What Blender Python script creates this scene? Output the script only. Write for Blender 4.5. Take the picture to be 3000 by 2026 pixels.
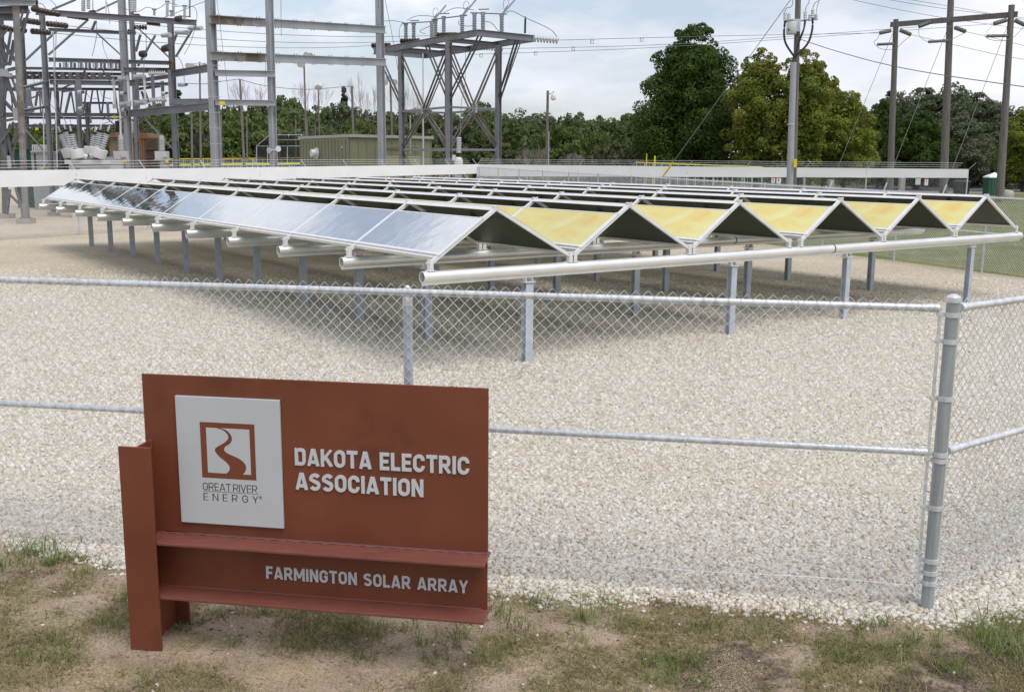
import bpy, math, random
import numpy as np
from mathutils import Vector, Matrix, noise as mnoise
random.seed(7); rng = np.random.default_rng(7)
scene = bpy.context.scene
for o in list(bpy.data.objects): bpy.data.objects.remove(o, do_unlink=True)
COL = scene.collection

# ------------------------------------------------------------------ camera
FPX, PITCH, ROLL, EYE = 2951.42, 0.181, 0.008, 2.631
cp, sp = math.cos(PITCH), math.sin(PITCH); cr, sr = math.cos(ROLL), math.sin(ROLL)
right = Vector((1, 0, 0)); down = Vector((0, -sp, -cp)); fwd = Vector((0, cp, -sp))
r2 = right*cr - down*sr; d2 = right*sr + down*cr
cam_d = bpy.data.cameras.new('camera'); cam = bpy.data.objects.new('camera', cam_d); COL.objects.link(cam)
cam.matrix_world = Matrix(((r2.x, -d2.x, -fwd.x, 0), (r2.y, -d2.y, -fwd.y, 0), (r2.z, -d2.z, -fwd.z, EYE), (0, 0, 0, 1)))
cam_d.sensor_fit = 'HORIZONTAL'; cam_d.sensor_width = 36.0; cam_d.lens = 36.0*FPX/3000.0
cam_d.clip_start = 0.1; cam_d.clip_end = 6000.0
scene.camera = cam

# ------------------------------------------------------------------ sky, sun, exposure
SUN_EL, SUN_AZ = math.radians(62), math.radians(142)      # azimuth clockwise from +Y
world = bpy.data.worlds.new('World'); scene.world = world; world.use_nodes = True
nt = world.node_tree; nt.nodes.clear(); N = nt.nodes.new; Lk = nt.links.new
wo = N('ShaderNodeOutputWorld'); bg = N('ShaderNodeBackground'); bg.inputs['Strength'].default_value = 0.10
sky = N('ShaderNodeTexSky'); sky.sky_type = 'NISHITA'; sky.sun_disc = False
sky.sun_elevation = SUN_EL; sky.sun_rotation = SUN_AZ; sky.air_density = 1.0; sky.dust_density = 2.0; sky.ozone_density = 1.0
tc = N('ShaderNodeTexCoord'); mp = N('ShaderNodeMapping'); mp.inputs['Scale'].default_value = (1, 1, 2.4)
mp.inputs['Location'].default_value = (4.4, 2.3, 0.7)
n1 = N('ShaderNodeTexNoise'); n1.inputs['Scale'].default_value = 4.2; n1.inputs['Detail'].default_value = 9; n1.inputs['Roughness'].default_value = 0.55
n1.inputs['Distortion'].default_value = 0.15
cr1 = N('ShaderNodeValToRGB'); cr1.color_ramp.elements[0].position = 0.43; cr1.color_ramp.elements[1].position = 0.58
cr1.color_ramp.elements[0].color = (0.38, 0.38, 0.38, 1); cr1.color_ramp.elements[1].color = (1, 1, 1, 1)
n2 = N('ShaderNodeTexNoise'); n2.inputs['Scale'].default_value = 2.6; n2.inputs['Detail'].default_value = 6
cr2 = N('ShaderNodeValToRGB'); cr2.color_ramp.elements[0].position = 0.35; cr2.color_ramp.elements[1].position = 0.65
cr2.color_ramp.elements[0].color = (4.9, 5.15, 5.9, 1); cr2.color_ramp.elements[1].color = (7.1, 7.15, 7.35, 1)
mx = N('ShaderNodeMix'); mx.data_type = 'RGBA'
Lk(tc.outputs['Generated'], mp.inputs['Vector']); Lk(mp.outputs['Vector'], n1.inputs['Vector']); Lk(mp.outputs['Vector'], n2.inputs['Vector'])
Lk(n1.outputs['Fac'], cr1.inputs['Fac']); Lk(n2.outputs['Fac'], cr2.inputs['Fac'])
Lk(cr1.outputs['Color'], mx.inputs['Factor']); Lk(sky.outputs['Color'], mx.inputs['A']); Lk(cr2.outputs['Color'], mx.inputs['B'])
Lk(mx.outputs['Result'], bg.inputs['Color']); Lk(bg.outputs['Background'], wo.inputs['Surface'])
sun_d = bpy.data.lights.new('sun', 'SUN'); sun = bpy.data.objects.new('sun', sun_d); COL.objects.link(sun)
sun_d.energy = 1.5; sun_d.angle = math.radians(35); sun_d.color = (1.0, 0.96, 0.9)
sdir = Vector((math.sin(SUN_AZ)*math.cos(SUN_EL), math.cos(SUN_AZ)*math.cos(SUN_EL), math.sin(SUN_EL)))
sun.rotation_euler = sdir.to_track_quat('Z', 'Y').to_euler()
vs = scene.view_settings; vs.view_transform = 'Standard'; vs.look = 'None'; vs.exposure = 0.62; vs.gamma = 1.0; vs.use_curve_mapping = False

# ------------------------------------------------------------------ photo geometry -> real places
E0 = Vector((0, 0, EYE))
def ray(px, py):
    x = (px-1500)/FPX; y = (py-1013)/FPX
    x, y = x*cr+y*sr, -x*sr+y*cr
    return Vector((x, cp-y*sp, -(sp+y*cp)))
def at(px, py, Y):
    d = ray(px, py); return E0+d*(Y/d.y)
def gnd(px, py, z=0.0):
    d = ray(px, py); return E0+d*((z-EYE)/d.z)

# ------------------------------------------------------------------ mesh builder
def V3(p): return Vector(p)
def frame(d, up=(0, 0, 1)):
    d = V3(d).normalized(); u = V3(up)
    if abs(d.dot(u.normalized())) > 0.98: u = Vector((0, 1, 0)) if abs(d.y) < 0.9 else Vector((1, 0, 0))
    s = d.cross(u).normalized(); u = s.cross(d).normalized()
    return d, s, u
class MB:
    def __init__(self): self.v = []; self.f = []; self.m = []; self.cur = 0
    def add(self, vs, fs):
        b = len(self.v); self.v += [tuple(p) for p in vs]; self.f += [tuple(i+b for i in f) for f in fs]; self.m += [self.cur]*len(fs); return self
    def box(self, c, s, ax=None):
        c = V3(c); X, Y, Z = ax if ax else (Vector((1, 0, 0)), Vector((0, 1, 0)), Vector((0, 0, 1)))
        hx, hy, hz = s[0]/2, s[1]/2, s[2]/2
        vs = [c+X*(hx*a)+Y*(hy*b)+Z*(hz*d) for a in (-1, 1) for b in (-1, 1) for d in (-1, 1)]
        return self.add(vs, [(0, 1, 3, 2), (4, 6, 7, 5), (0, 4, 5, 1), (2, 3, 7, 6), (0, 2, 6, 4), (1, 5, 7, 3)])
    def bar(self, p0, p1, w, h, up=(0, 0, 1)):
        p0 = V3(p0); p1 = V3(p1); d, s, u = frame(p1-p0, up)
        return self.box((p0+p1)/2, ((p1-p0).length, w, h), (d, s, u))
    def ibeam(self, p0, p1, w, h, t=0.02, up=(0, 0, 1)):
        p0 = V3(p0); p1 = V3(p1); d, s, u = frame(p1-p0, up); L = (p1-p0).length; c = (p0+p1)/2
        self.box(c+u*(h/2-t/2), (L, w, t), (d, s, u)); self.box(c-u*(h/2-t/2), (L, w, t), (d, s, u))
        return self.box(c, (L, t, h-2*t), (d, s, u))
    def tube(self, p0, p1, r0, r1=None, n=8, caps=True):
        p0 = V3(p0); p1 = V3(p1); r1 = r0 if r1 is None else r1; d, s, u = frame(p1-p0)
        vs = []
        for k in range(n):
            a = 2*math.pi*k/n; q = s*math.cos(a)+u*math.sin(a); vs += [p0+q*r0, p1+q*r1]
        fs = [(2*k, 2*((k+1) % n), 2*((k+1) % n)+1, 2*k+1) for k in range(n)]
        if caps: fs += [tuple(2*k for k in range(n))[::-1], tuple(2*k+1 for k in range(n))]
        return self.add(vs, fs)
    def lathe(self, p0, axis, prof, n=12, caps=True):
        p0 = V3(p0); d, s, u = frame(axis); vs = []; m = len(prof)
        for (t, r) in prof:
            for k in range(n):
                a = 2*math.pi*k/n; vs.append(p0+d*t+(s*math.cos(a)+u*math.sin(a))*r)
        fs = []
        for i in range(m-1):
            for k in range(n):
                k2 = (k+1) % n; fs.append((i*n+k, i*n+k2, (i+1)*n+k2, (i+1)*n+k))
        if caps: fs += [tuple(range(n))[::-1], tuple((m-1)*n+k for k in range(n))]
        return self.add(vs, fs)
    def path(self, pts, r, n=5):
        pts = [V3(p) for p in pts]; vs = []; m = len(pts)
        for i, p in enumerate(pts):
            d, s, u = frame(pts[min(i+1, m-1)]-pts[max(i-1, 0)])
            for k in range(n):
                a = 2*math.pi*k/n; vs.append(p+(s*math.cos(a)+u*math.sin(a))*r)
        fs = [(i*n+k, i*n+(k+1) % n, (i+1)*n+(k+1) % n, (i+1)*n+k) for i in range(m-1) for k in range(n)]
        fs += [tuple(range(n))[::-1], tuple((m-1)*n+k for k in range(n))]
        return self.add(vs, fs)
    def ball(self, c, r, n=10, m=6, sz=1.0):
        prof = [(-r*sz*math.cos(math.pi*i/m), max(r*math.sin(math.pi*i/m), 1e-3)) for i in range(m+1)]
        return self.lathe(c, (0, 0, 1), prof, n, caps=False)
    def build(self, name, mats, parent=None, smooth=False, label=None):
        off = wloc(parent)
        me = bpy.data.meshes.new(name); me.from_pydata([(x-off.x, y-off.y, z-off.z) for x, y, z in self.v], [], self.f)
        if not isinstance(mats, (list, tuple)): mats = [mats]
        for q in mats: me.materials.append(q)
        if len(mats) > 1: me.polygons.foreach_set('material_index', self.m)
        if smooth: me.polygons.foreach_set('use_smooth', [True]*len(me.polygons)); me.set_sharp_from_angle(angle=math.radians(40))
        me.update(); o = bpy.data.objects.new(name, me); COL.objects.link(o)
        if parent: o.parent = parent
        if label: o['label'] = label
        return o
def wloc(o):
    l = Vector((0, 0, 0))
    while o is not None: l = l+o.location; o = o.parent
    return l
def tag(o, label=None, cat=None, group=None, kind=None):
    for k, v in (('label', label), ('category', cat), ('group', group), ('kind', kind)):
        if v: o[k] = v
    return o
def thing(name, loc, label, cat, group=None):
    o = bpy.data.objects.new(name, None); COL.objects.link(o); o.location = loc; o.empty_display_size = 0.2
    return tag(o, label, cat, group)
def np_mesh(name, V, F, mats, parent=None, kind=None, smooth=False):
    """V (n,3) world, F (m,k) equal-size faces"""
    off = wloc(parent); V = np.asarray(V, dtype=np.float32)-np.array(off, dtype=np.float32); F = np.asarray(F, dtype=np.int32)
    me = bpy.data.meshes.new(name); me.vertices.add(len(V)); me.vertices.foreach_set('co', V.ravel())
    k = F.shape[1]; me.loops.add(F.size); me.loops.foreach_set('vertex_index', F.ravel())
    me.polygons.add(len(F)); me.polygons.foreach_set('loop_start', np.arange(0, F.size, k, dtype=np.int32))
    for q in (mats if isinstance(mats, (list, tuple)) else [mats]): me.materials.append(q)
    if smooth: me.polygons.foreach_set('use_smooth', np.ones(len(F), dtype=bool))
    me.update(calc_edges=True)
    o = bpy.data.objects.new(name, me); COL.objects.link(o)
    if parent: o.parent = parent
    if kind: o['kind'] = kind
    return o
def copy_tree(o, parent=None):
    c = o.copy(); COL.objects.link(c)
    if parent: c.parent = parent
    for ch in [x for x in CH.get(o, [])]: copy_tree(ch, c)
    return c
CH = {}
def remember(root):
    for o in COL.objects:
        if o.parent is not None: CH.setdefault(o.parent, [])
    CH.clear()
    for o in COL.objects:
        if o.parent is not None: CH.setdefault(o.parent, []).append(o)

# ------------------------------------------------------------------ materials
def mat(name, base, rough=0.5, metal=0.0, var=0.12, scale=6.0, stain=None, stain_amt=0.45, stain_scale=2.0, bump=0.0, bump_scale=60.0, stretch=(1, 1, 1), spec=0.5, rvar=0.0, grain=0.0, grain_scale=200):
    m = bpy.data.materials.new(name); m.use_nodes = True; nt = m.node_tree; b = nt.nodes['Principled BSDF']; N = nt.nodes.new; L = nt.links.new
    b.inputs['Roughness'].default_value = rough; b.inputs['Metallic'].default_value = metal; b.inputs['Specular IOR Level'].default_value = spec
    tc = N('ShaderNodeTexCoord'); mp = N('ShaderNodeMapping'); mp.inputs['Scale'].default_value = stretch; L(tc.outputs['Object'], mp.inputs['Vector'])
    n = N('ShaderNodeTexNoise'); n.inputs['Scale'].default_value = scale; n.inputs['Detail'].default_value = 5; L(mp.outputs['Vector'], n.inputs['Vector'])
    r = N('ShaderNodeMapRange'); r.inputs['From Min'].default_value = 0.3; r.inputs['From Max'].default_value = 0.7; r.inputs['To Min'].default_value = 1-var; r.inputs['To Max'].default_value = 1+var
    L(n.outputs['Fac'], r.inputs['Value'])
    mul = N('ShaderNodeVectorMath'); mul.operation = 'SCALE'; mul.inputs[0].default_value = base; L(r.outputs['Result'], mul.inputs['Scale'])
    out = mul.outputs['Vector']
    if grain:
        g = N('ShaderNodeTexNoise'); g.inputs['Scale'].default_value = grain_scale; g.inputs['Detail'].default_value = 2; L(tc.outputs['Object'], g.inputs['Vector'])
        gr = N('ShaderNodeMapRange'); gr.inputs['From Min'].default_value = 0.3; gr.inputs['From Max'].default_value = 0.7; gr.inputs['To Min'].default_value = 1-grain; gr.inputs['To Max'].default_value = 1+grain
        L(g.outputs['Fac'], gr.inputs['Value']); mu = N('ShaderNodeVectorMath'); mu.operation = 'SCALE'; L(out, mu.inputs[0]); L(gr.outputs['Result'], mu.inputs['Scale']); out = mu.outputs['Vector']
    if stain:
        s = N('ShaderNodeTexNoise'); s.inputs['Scale'].default_value = stain_scale; s.inputs['Detail'].default_value = 7; s.inputs['Roughness'].default_value = 0.65; L(mp.outputs['Vector'], s.inputs['Vector'])
        c = N('ShaderNodeValToRGB'); c.color_ramp.elements[0].position = 1-stain_amt-0.06; c.color_ramp.elements[1].position = 1-stain_amt+0.08; L(s.outputs['Fac'], c.inputs['Fac'])
        x = N('ShaderNodeMix'); x.data_type = 'RGBA'; L(c.outputs['Color'], x.inputs['Factor']); L(out, x.inputs['A']); x.inputs['B'].default_value = (*stain, 1); out = x.outputs['Result']
    L(out, b.inputs['Base Color'])
    if rvar:
        rr = N('ShaderNodeMapRange'); rr.inputs['To Min'].default_value = max(rough-rvar, 0.02); rr.inputs['To Max'].default_value = rough+rvar; L(n.outputs['Fac'], rr.inputs['Value']); L(rr.outputs['Result'], b.inputs['Roughness'])
    if bump:
        bn = N('ShaderNodeTexNoise'); bn.inputs['Scale'].default_value = bump_scale; bn.inputs['Detail'].default_value = 4; L(mp.outputs['Vector'], bn.inputs['Vector'])
        bb = N('ShaderNodeBump'); bb.inputs['Strength'].default_value = bump; bb.inputs['Distance'].default_value = 0.02; L(bn.outputs['Fac'], bb.inputs['Height']); L(bb.outputs['Normal'], b.inputs['Normal'])
    return m
def leaf_mat(name, c0, c1, c2, trans=0.25, nscale=0.5):
    m = bpy.data.materials.new(name); m.use_nodes = True; nt = m.node_tree; b = nt.nodes['Principled BSDF']; N = nt.nodes.new; L = nt.links.new
    b.inputs['Roughness'].default_value = 0.55; b.inputs['Specular IOR Level'].default_value = 0.12
    g = N('ShaderNodeNewGeometry'); tc = N('ShaderNodeTexCoord'); n = N('ShaderNodeTexNoise'); n.inputs['Scale'].default_value = nscale; n.inputs['Detail'].default_value = 3; L(tc.outputs['Object'], n.inputs['Vector'])
    a = N('ShaderNodeMath'); a.operation = 'MULTIPLY_ADD'; a.inputs[1].default_value = 0.45; L(g.outputs['Random Per Island'], a.inputs[0])
    k = N('ShaderNodeMath'); k.operation = 'MULTIPLY_ADD'; k.inputs[1].default_value = 1.3; k.inputs[2].default_value = -0.38; L(n.outputs['Fac'], k.inputs[0]); L(k.outputs['Value'], a.inputs[2])
    r = N('ShaderNodeValToRGB'); r.color_ramp.elements[0].position = 0.1; r.color_ramp.elements[1].position = 0.9; r.color_ramp.elements[0].color = (*c0, 1); r.color_ramp.elements[1].color = (*c2, 1)
    e = r.color_ramp.elements.new(0.5); e.color = (*c1, 1); L(a.outputs['Value'], r.inputs['Fac']); L(r.outputs['Color'], b.inputs['Base Color'])
    t = N('ShaderNodeBsdfTranslucent'); L(r.outputs['Color'], t.inputs['Color']); x = N('ShaderNodeMixShader'); x.inputs['Fac'].default_value = trans
    out = nt.nodes['Material Output']; L(b.outputs['BSDF'], x.inputs[1]); L(t.outputs['BSDF'], x.inputs[2]); L(x.outputs['Shader'], out.inputs['Surface'])
    return m
M = {}
M['galv'] = mat('galvanized_steel', (0.66, 0.675, 0.70), 0.38, 0.4, 0.18, 9, stretch=(3, 3, .25), grain=0.08, grain_scale=140, rvar=0.12)
M['galv_post'] = mat('galvanized_post', (0.49, 0.54, 0.60), 0.5, 0.35, 0.14, 5, grain=0.08, grain_scale=90)
M['wire'] = mat('fence_wire', (0.78, 0.80, 0.83), 0.42, 0.08, 0.12, 3)
M['alu'] = mat('bright_aluminium', (0.86, 0.86, 0.85), 0.42, 0.7, 0.05, 3, rvar=0.08, stretch=(1, 1, 1))
M['alu_frame'] = mat('aluminium_frame', (0.74, 0.74, 0.74), 0.38, 0.2, 0.05, 8)
M['dark'] = mat('dark_interior', (0.03, 0.03, 0.035), 0.6)
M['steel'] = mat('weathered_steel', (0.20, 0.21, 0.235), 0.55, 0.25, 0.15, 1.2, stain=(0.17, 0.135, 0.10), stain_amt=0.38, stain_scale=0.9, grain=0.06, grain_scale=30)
M['steel_dark'] = mat('shaded_grey_steel', (0.11, 0.115, 0.128), 0.6, 0.2, 0.15, 1.5, stain=(0.12, 0.09, 0.065), stain_amt=0.4, stain_scale=1.2)  # darker copy of the steel, with backlit shade put into its colour
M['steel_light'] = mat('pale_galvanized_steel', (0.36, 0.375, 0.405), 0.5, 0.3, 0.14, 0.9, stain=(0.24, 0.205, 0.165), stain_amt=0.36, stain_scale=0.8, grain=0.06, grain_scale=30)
M['steel_rust'] = mat('rusty_steel', (0.27, 0.27, 0.27), 0.65, 0.15, 0.2, 1.0, stain=(0.135, 0.10, 0.07), stain_amt=0.5, stain_scale=1.0)
M['corten'] = mat('red_brown_painted_steel', (0.166, 0.046, 0.022), 0.5, 0.0, 0.16, 2.2, bump=0.06, bump_scale=350, grain=0.07, grain_scale=420, stain=(0.115, 0.035, 0.018), stain_amt=0.42, stain_scale=1.6, spec=0.4)
M['corten_edge'] = mat('red_brown_flange_paint', (0.168, 0.054, 0.038), 0.55, 0.0, 0.12, 6, bump=0.08, bump_scale=260, grain=0.08, grain_scale=300, stretch=(1, 6, 1))
M['plate'] = mat('brushed_aluminium_plate', (0.50, 0.515, 0.545), 0.42, 0.1, 0.03, 4, grain=0.02, grain_scale=600)
M['letter_alu'] = mat('satin_aluminium_letters', (0.56, 0.57, 0.60), 0.42, 0.1, 0.03, 4)
M['ink'] = mat('dark_print', (0.035, 0.022, 0.02), 0.6, 0, 0.05)
M['pv'] = mat('dark_solar_backsheet', (0.015, 0.019, 0.012), 0.36, 0.0, 0.3, 3, spec=0.3, grain=.25, grain_scale=60)
M['porcelain_grey'] = mat('grey_porcelain', (0.50, 0.52, 0.55), 0.3, 0, 0.08, 8)
M['porcelain_mid'] = mat('mid_grey_porcelain', (0.30, 0.315, 0.345), 0.3, 0, 0.1, 8)
M['porcelain_dark'] = mat('dark_grey_polymer', (0.15, 0.165, 0.165), 0.4, 0, 0.1, 8)
M['porcelain_white'] = mat('pale_porcelain', (0.60, 0.60, 0.60), 0.35, 0, 0.08, 8)
M['porcelain_brown'] = mat('dark_brown_porcelain', (0.035, 0.018, 0.014), 0.2, 0, 0.3, 8, spec=0.7)
M['black'] = mat('black_rubber', (0.02, 0.02, 0.022), 0.5)
M['white_paint'] = mat('white_grey_paint', (0.52, 0.52, 0.525), 0.4, 0.0, 0.06, 2, stain=(0.42, 0.41, 0.38), stain_amt=0.32)
M['grey_paint'] = mat('grey_cabinet_paint', (0.30, 0.31, 0.32), 0.5, 0, 0.08, 2)
M['brace_steel'] = mat('brown_grey_brace', (0.15, 0.142, 0.135), 0.6, 0.15, 0.2, 1.0, stain=(0.11, 0.085, 0.06), stain_amt=0.5, stain_scale=1.5)
M['tan_rust'] = mat('rust_streaked_tank', (0.22, 0.19, 0.15), 0.7, 0, 0.15, 2, stain=(0.20, 0.095, 0.035), stain_amt=0.5, stain_scale=2.0, stretch=(1, 1, 0.35))
M['rust_pipe'] = mat('orange_rust_pipe', (0.21, 0.12, 0.065), 0.75, 0, 0.25, 3, stain=(0.27, 0.10, 0.03), stain_amt=0.5, stain_scale=3, stretch=(1, 1, 0.3))
M['rust_dark'] = mat('brown_radiator', (0.105, 0.085, 0.065), 0.7, 0, 0.2, 3, stain=(0.15, 0.075, 0.035), stain_amt=0.4)
M['yellow'] = mat('safety_yellow', (0.75, 0.50, 0.03), 0.5, 0, 0.06)
M['yellow_bright'] = mat('bright_yellow_cap', (0.70, 0.62, 0.05), 0.45, 0, 0.06)
M['banner'] = mat('white_banner_fabric', (0.80, 0.81, 0.82), 0.6, 0, 0.035, 0.8, bump=0.25, bump_scale=2.5, stretch=(1, 1, 0.5))
M['shed'] = mat('olive_green_siding', (0.165, 0.172, 0.105), 0.6, 0, 0.08, 1.0)
M['shed_door'] = mat('tan_metal_door', (0.27, 0.25, 0.155), 0.6, 0, 0.05)
M['shed_roof'] = mat('grey_roof_edge', (0.33, 0.34, 0.30), 0.5, 0.2, 0.08)
M['wood_pole'] = mat('weathered_pole_wood', (0.165, 0.148, 0.142), 0.85, 0, 0.2, 3, stain=(0.115, 0.10, 0.095), stain_amt=0.45, stretch=(5, 5, 0.35), bump=0.3, bump_scale=30)
M['bark'] = mat('bark', (0.075, 0.06, 0.048), 0.9, 0, 0.25, 4, stretch=(3, 3, 0.5))
M['bare_twig'] = mat('bare_twigs', (0.25, 0.215, 0.20), 0.9, 0, 0.15, 4)
M['conduit'] = mat('grey_conduit', (0.34, 0.35, 0.38), 0.5, 0.1, 0.06, 2)
M['can'] = mat('grey_transformer_paint', (0.52, 0.54, 0.55), 0.4, 0, 0.05)
M['cable'] = mat('black_cable', (0.03, 0.03, 0.033), 0.5)
M['line'] = mat('conductor', (0.16, 0.16, 0.17), 0.5, 0.3)
M['concrete'] = mat('concrete', (0.34, 0.32, 0.29), 0.85, 0, 0.12, 4, bump=0.2)
M['stone'] = mat('pale_boulder', (0.36, 0.34, 0.29), 0.9, 0, 0.2, 3, bump=0.6, bump_scale=8)
M['toilet_green'] = mat('dark_green_plastic', (0.018, 0.085, 0.058), 0.45, 0, 0.06)
M['white_plastic'] = mat('white_plastic', (0.75, 0.76, 0.77), 0.4, 0, 0.04)
M['red'] = mat('red_print', (0.45, 0.05, 0.03), 0.5)
M['asphalt'] = mat('asphalt', (0.085, 0.088, 0.098), 0.9, 0, 0.12, 0.5, grain=0.1, grain_scale=20)
M['teal'] = mat('teal_print', (0.10, 0.30, 0.32), 0.5)
M['mound'] = mat('brown_soil_mound', (0.20, 0.135, 0.085), 0.95, 0, 0.2, 1.5, bump=0.5, bump_scale=8)
M['net'] = mat('dark_netting', (0.05, 0.05, 0.055), 0.8)

def film_mat(name, yellow):
    m = bpy.data.materials.new(name); m.use_nodes = True; nt = m.node_tree; b = nt.nodes['Principled BSDF']; N = nt.nodes.new; L = nt.links.new
    b.inputs['Metallic'].default_value = 1.0 if not yellow else 0.45; b.inputs['Roughness'].default_value = 0.03 if not yellow else 0.18
    tc = N('ShaderNodeTexCoord'); mp = N('ShaderNodeMapping'); mp.inputs['Scale'].default_value = (0.9, 0.9, 2.6); L(tc.outputs['Object'], mp.inputs['Vector'])
    n = N('ShaderNodeTexNoise'); n.inputs['Scale'].default_value = 1.0; n.inputs['Detail'].default_value = 4; n.inputs['Distortion'].default_value = 0.8; L(mp.outputs['Vector'], n.inputs['Vector'])
    r = N('ShaderNodeValToRGB'); e = r.color_ramp.elements
    if yellow:
        e[0].position = 0.27; e[0].color = (0.98, 0.95, 0.52, 1); e[1].position = 0.74; e[1].color = (1.0, 0.56, 0.46, 1)
        q = e.new(0.46); q.color = (1.0, 0.84, 0.34, 1); q = e.new(0.58); q.color = (1.0, 0.73, 0.25, 1)
    else:
        e[0].position = 0.3; e[0].color = (0.90, 0.90, 0.96, 1); e[1].position = 0.7; e[1].color = (0.98, 0.97, 0.96, 1)
    L(n.outputs['Fac'], r.inputs['Fac']); L(r.outputs['Color'], b.inputs['Base Color'])
    bn = N('ShaderNodeTexNoise'); bn.inputs['Scale'].default_value = 4.0; bn.inputs['Detail'].default_value = 2; L(tc.outputs['Object'], bn.inputs['Vector'])
    bb = N('ShaderNodeBump'); bb.inputs['Strength'].default_value = 0.09; bb.inputs['Distance'].default_value = 0.02; L(bn.outputs['Fac'], bb.inputs['Height']); L(bb.outputs['Normal'], b.inputs['Normal'])
    t = N('ShaderNodeBsdfTransparent'); t.inputs['Color'].default_value = (0.50, 0.95, 0.72, 1) if not yellow else (.72, .95, .74, 1); x = N('ShaderNodeMixShader'); x.inputs['Fac'].default_value = 0.15 if not yellow else 0.22
    out = nt.nodes['Material Output']; L(b.outputs['BSDF'], x.inputs[1]); L(t.outputs['BSDF'], x.inputs[2]); L(x.outputs['Shader'], out.inputs['Surface'])
    return m
M['corner'] = mat('dull_zinc_post', (0.36, 0.385, 0.40), 0.5, 0.35, 0.22, 7, stretch=(4, 4, .2), grain=.08, grain_scale=150)
pm = M['pv'].node_tree; pt = pm.nodes.new('ShaderNodeBsdfTransparent'); pt.inputs['Color'].default_value = (.78, .95, .80, 1); px_ = pm.nodes.new('ShaderNodeMixShader'); px_.inputs['Fac'].default_value = .13
pm.links.new(pm.nodes['Principled BSDF'].outputs['BSDF'], px_.inputs[1]); pm.links.new(pt.outputs['BSDF'], px_.inputs[2]); pm.links.new(px_.outputs['Shader'], pm.nodes['Material Output'].inputs['Surface'])
M['mirror'] = film_mat('clear_mirror_film', False)
M['mirror_yellow'] = film_mat('iridescent_yellow_film', True)

# ================================================================== GROUND
PAL = [(0.0, (0.35, 0.32, 0.275)), (0.16, (0.45, 0.42, 0.365)), (0.4, (0.525, 0.495, 0.44)), (0.7, (0.58, 0.555, 0.51)), (0.88, (0.46, 0.39, 0.29)), (1.0, (0.635, 0.615, 0.58))]
def pal_ramp(N, k=1.0):
    r = N('ShaderNodeValToRGB'); e = r.color_ramp.elements
    e[0].position = PAL[0][0]; e[0].color = (*[c*k for c in PAL[0][1]], 1); e[1].position = 1.0; e[1].color = (*[c*k for c in PAL[-1][1]], 1)
    for p, c in PAL[1:-1]:
        q = e.new(p); q.color = (*[x*k for x in c], 1)
    return r
def gravel_sheet_mat():
    m = bpy.data.materials.new('gravel_bed'); m.use_nodes = True; nt = m.node_tree; b = nt.nodes['Principled BSDF']; N = nt.nodes.new; L = nt.links.new
    b.inputs['Roughness'].default_value = 0.9; b.inputs['Specular IOR Level'].default_value = 0.25
    tc = N('ShaderNodeTexCoord'); v = N('ShaderNodeTexVoronoi'); v.inputs['Scale'].default_value = 30; L(tc.outputs['Object'], v.inputs['Vector'])
    r = pal_ramp(N, 1.02); s = N('ShaderNodeSeparateColor'); L(v.outputs['Color'], s.inputs['Color']); L(s.outputs['Red'], r.inputs['Fac'])
    n = N('ShaderNodeTexNoise'); n.inputs['Scale'].default_value = 0.45; n.inputs['Detail'].default_value = 6; L(tc.outputs['Object'], n.inputs['Vector'])
    c = N('ShaderNodeValToRGB'); c.color_ramp.elements[0].position = 0.35; c.color_ramp.elements[0].color = (0.89, 0.82, 0.70, 1); c.color_ramp.elements[1].position = 0.68; c.color_ramp.elements[1].color = (1.0, 0.95, 0.86, 1); L(n.outputs['Fac'], c.inputs['Fac'])
    g2 = N('ShaderNodeTexNoise'); g2.inputs['Scale'].default_value = 13; g2.inputs['Detail'].default_value = 6; g2.inputs['Roughness'].default_value = .75; L(tc.outputs['Object'], g2.inputs['Vector'])
    k2 = N('ShaderNodeMapRange'); k2.inputs['From Min'].default_value = .3; k2.inputs['From Max'].default_value = .7; k2.inputs['To Min'].default_value = .72; k2.inputs['To Max'].default_value = 1.22; L(g2.outputs['Fac'], k2.inputs['Value'])
    s2 = N('ShaderNodeVectorMath'); s2.operation = 'SCALE'; L(r.outputs['Color'], s2.inputs[0]); L(k2.outputs['Result'], s2.inputs['Scale'])
    mu = N('ShaderNodeMix'); mu.data_type = 'RGBA'; mu.blend_type = 'MULTIPLY'; mu.inputs['Factor'].default_value = 1; L(s2.outputs['Vector'], mu.inputs['A']); L(c.outputs['Color'], mu.inputs['B']); L(mu.outputs['Result'], b.inputs['Base Color'])
    v2 = N('ShaderNodeTexVoronoi'); v2.inputs['Scale'].default_value = 24; L(tc.outputs['Object'], v2.inputs['Vector'])
    bb = N('ShaderNodeBump'); bb.inputs['Strength'].default_value = 1.0; bb.inputs['Distance'].default_value = 0.022; bb.invert = True; L(v2.outputs['Distance'], bb.inputs['Height']); L(bb.outputs['Normal'], b.inputs['Normal'])
    return m
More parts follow.
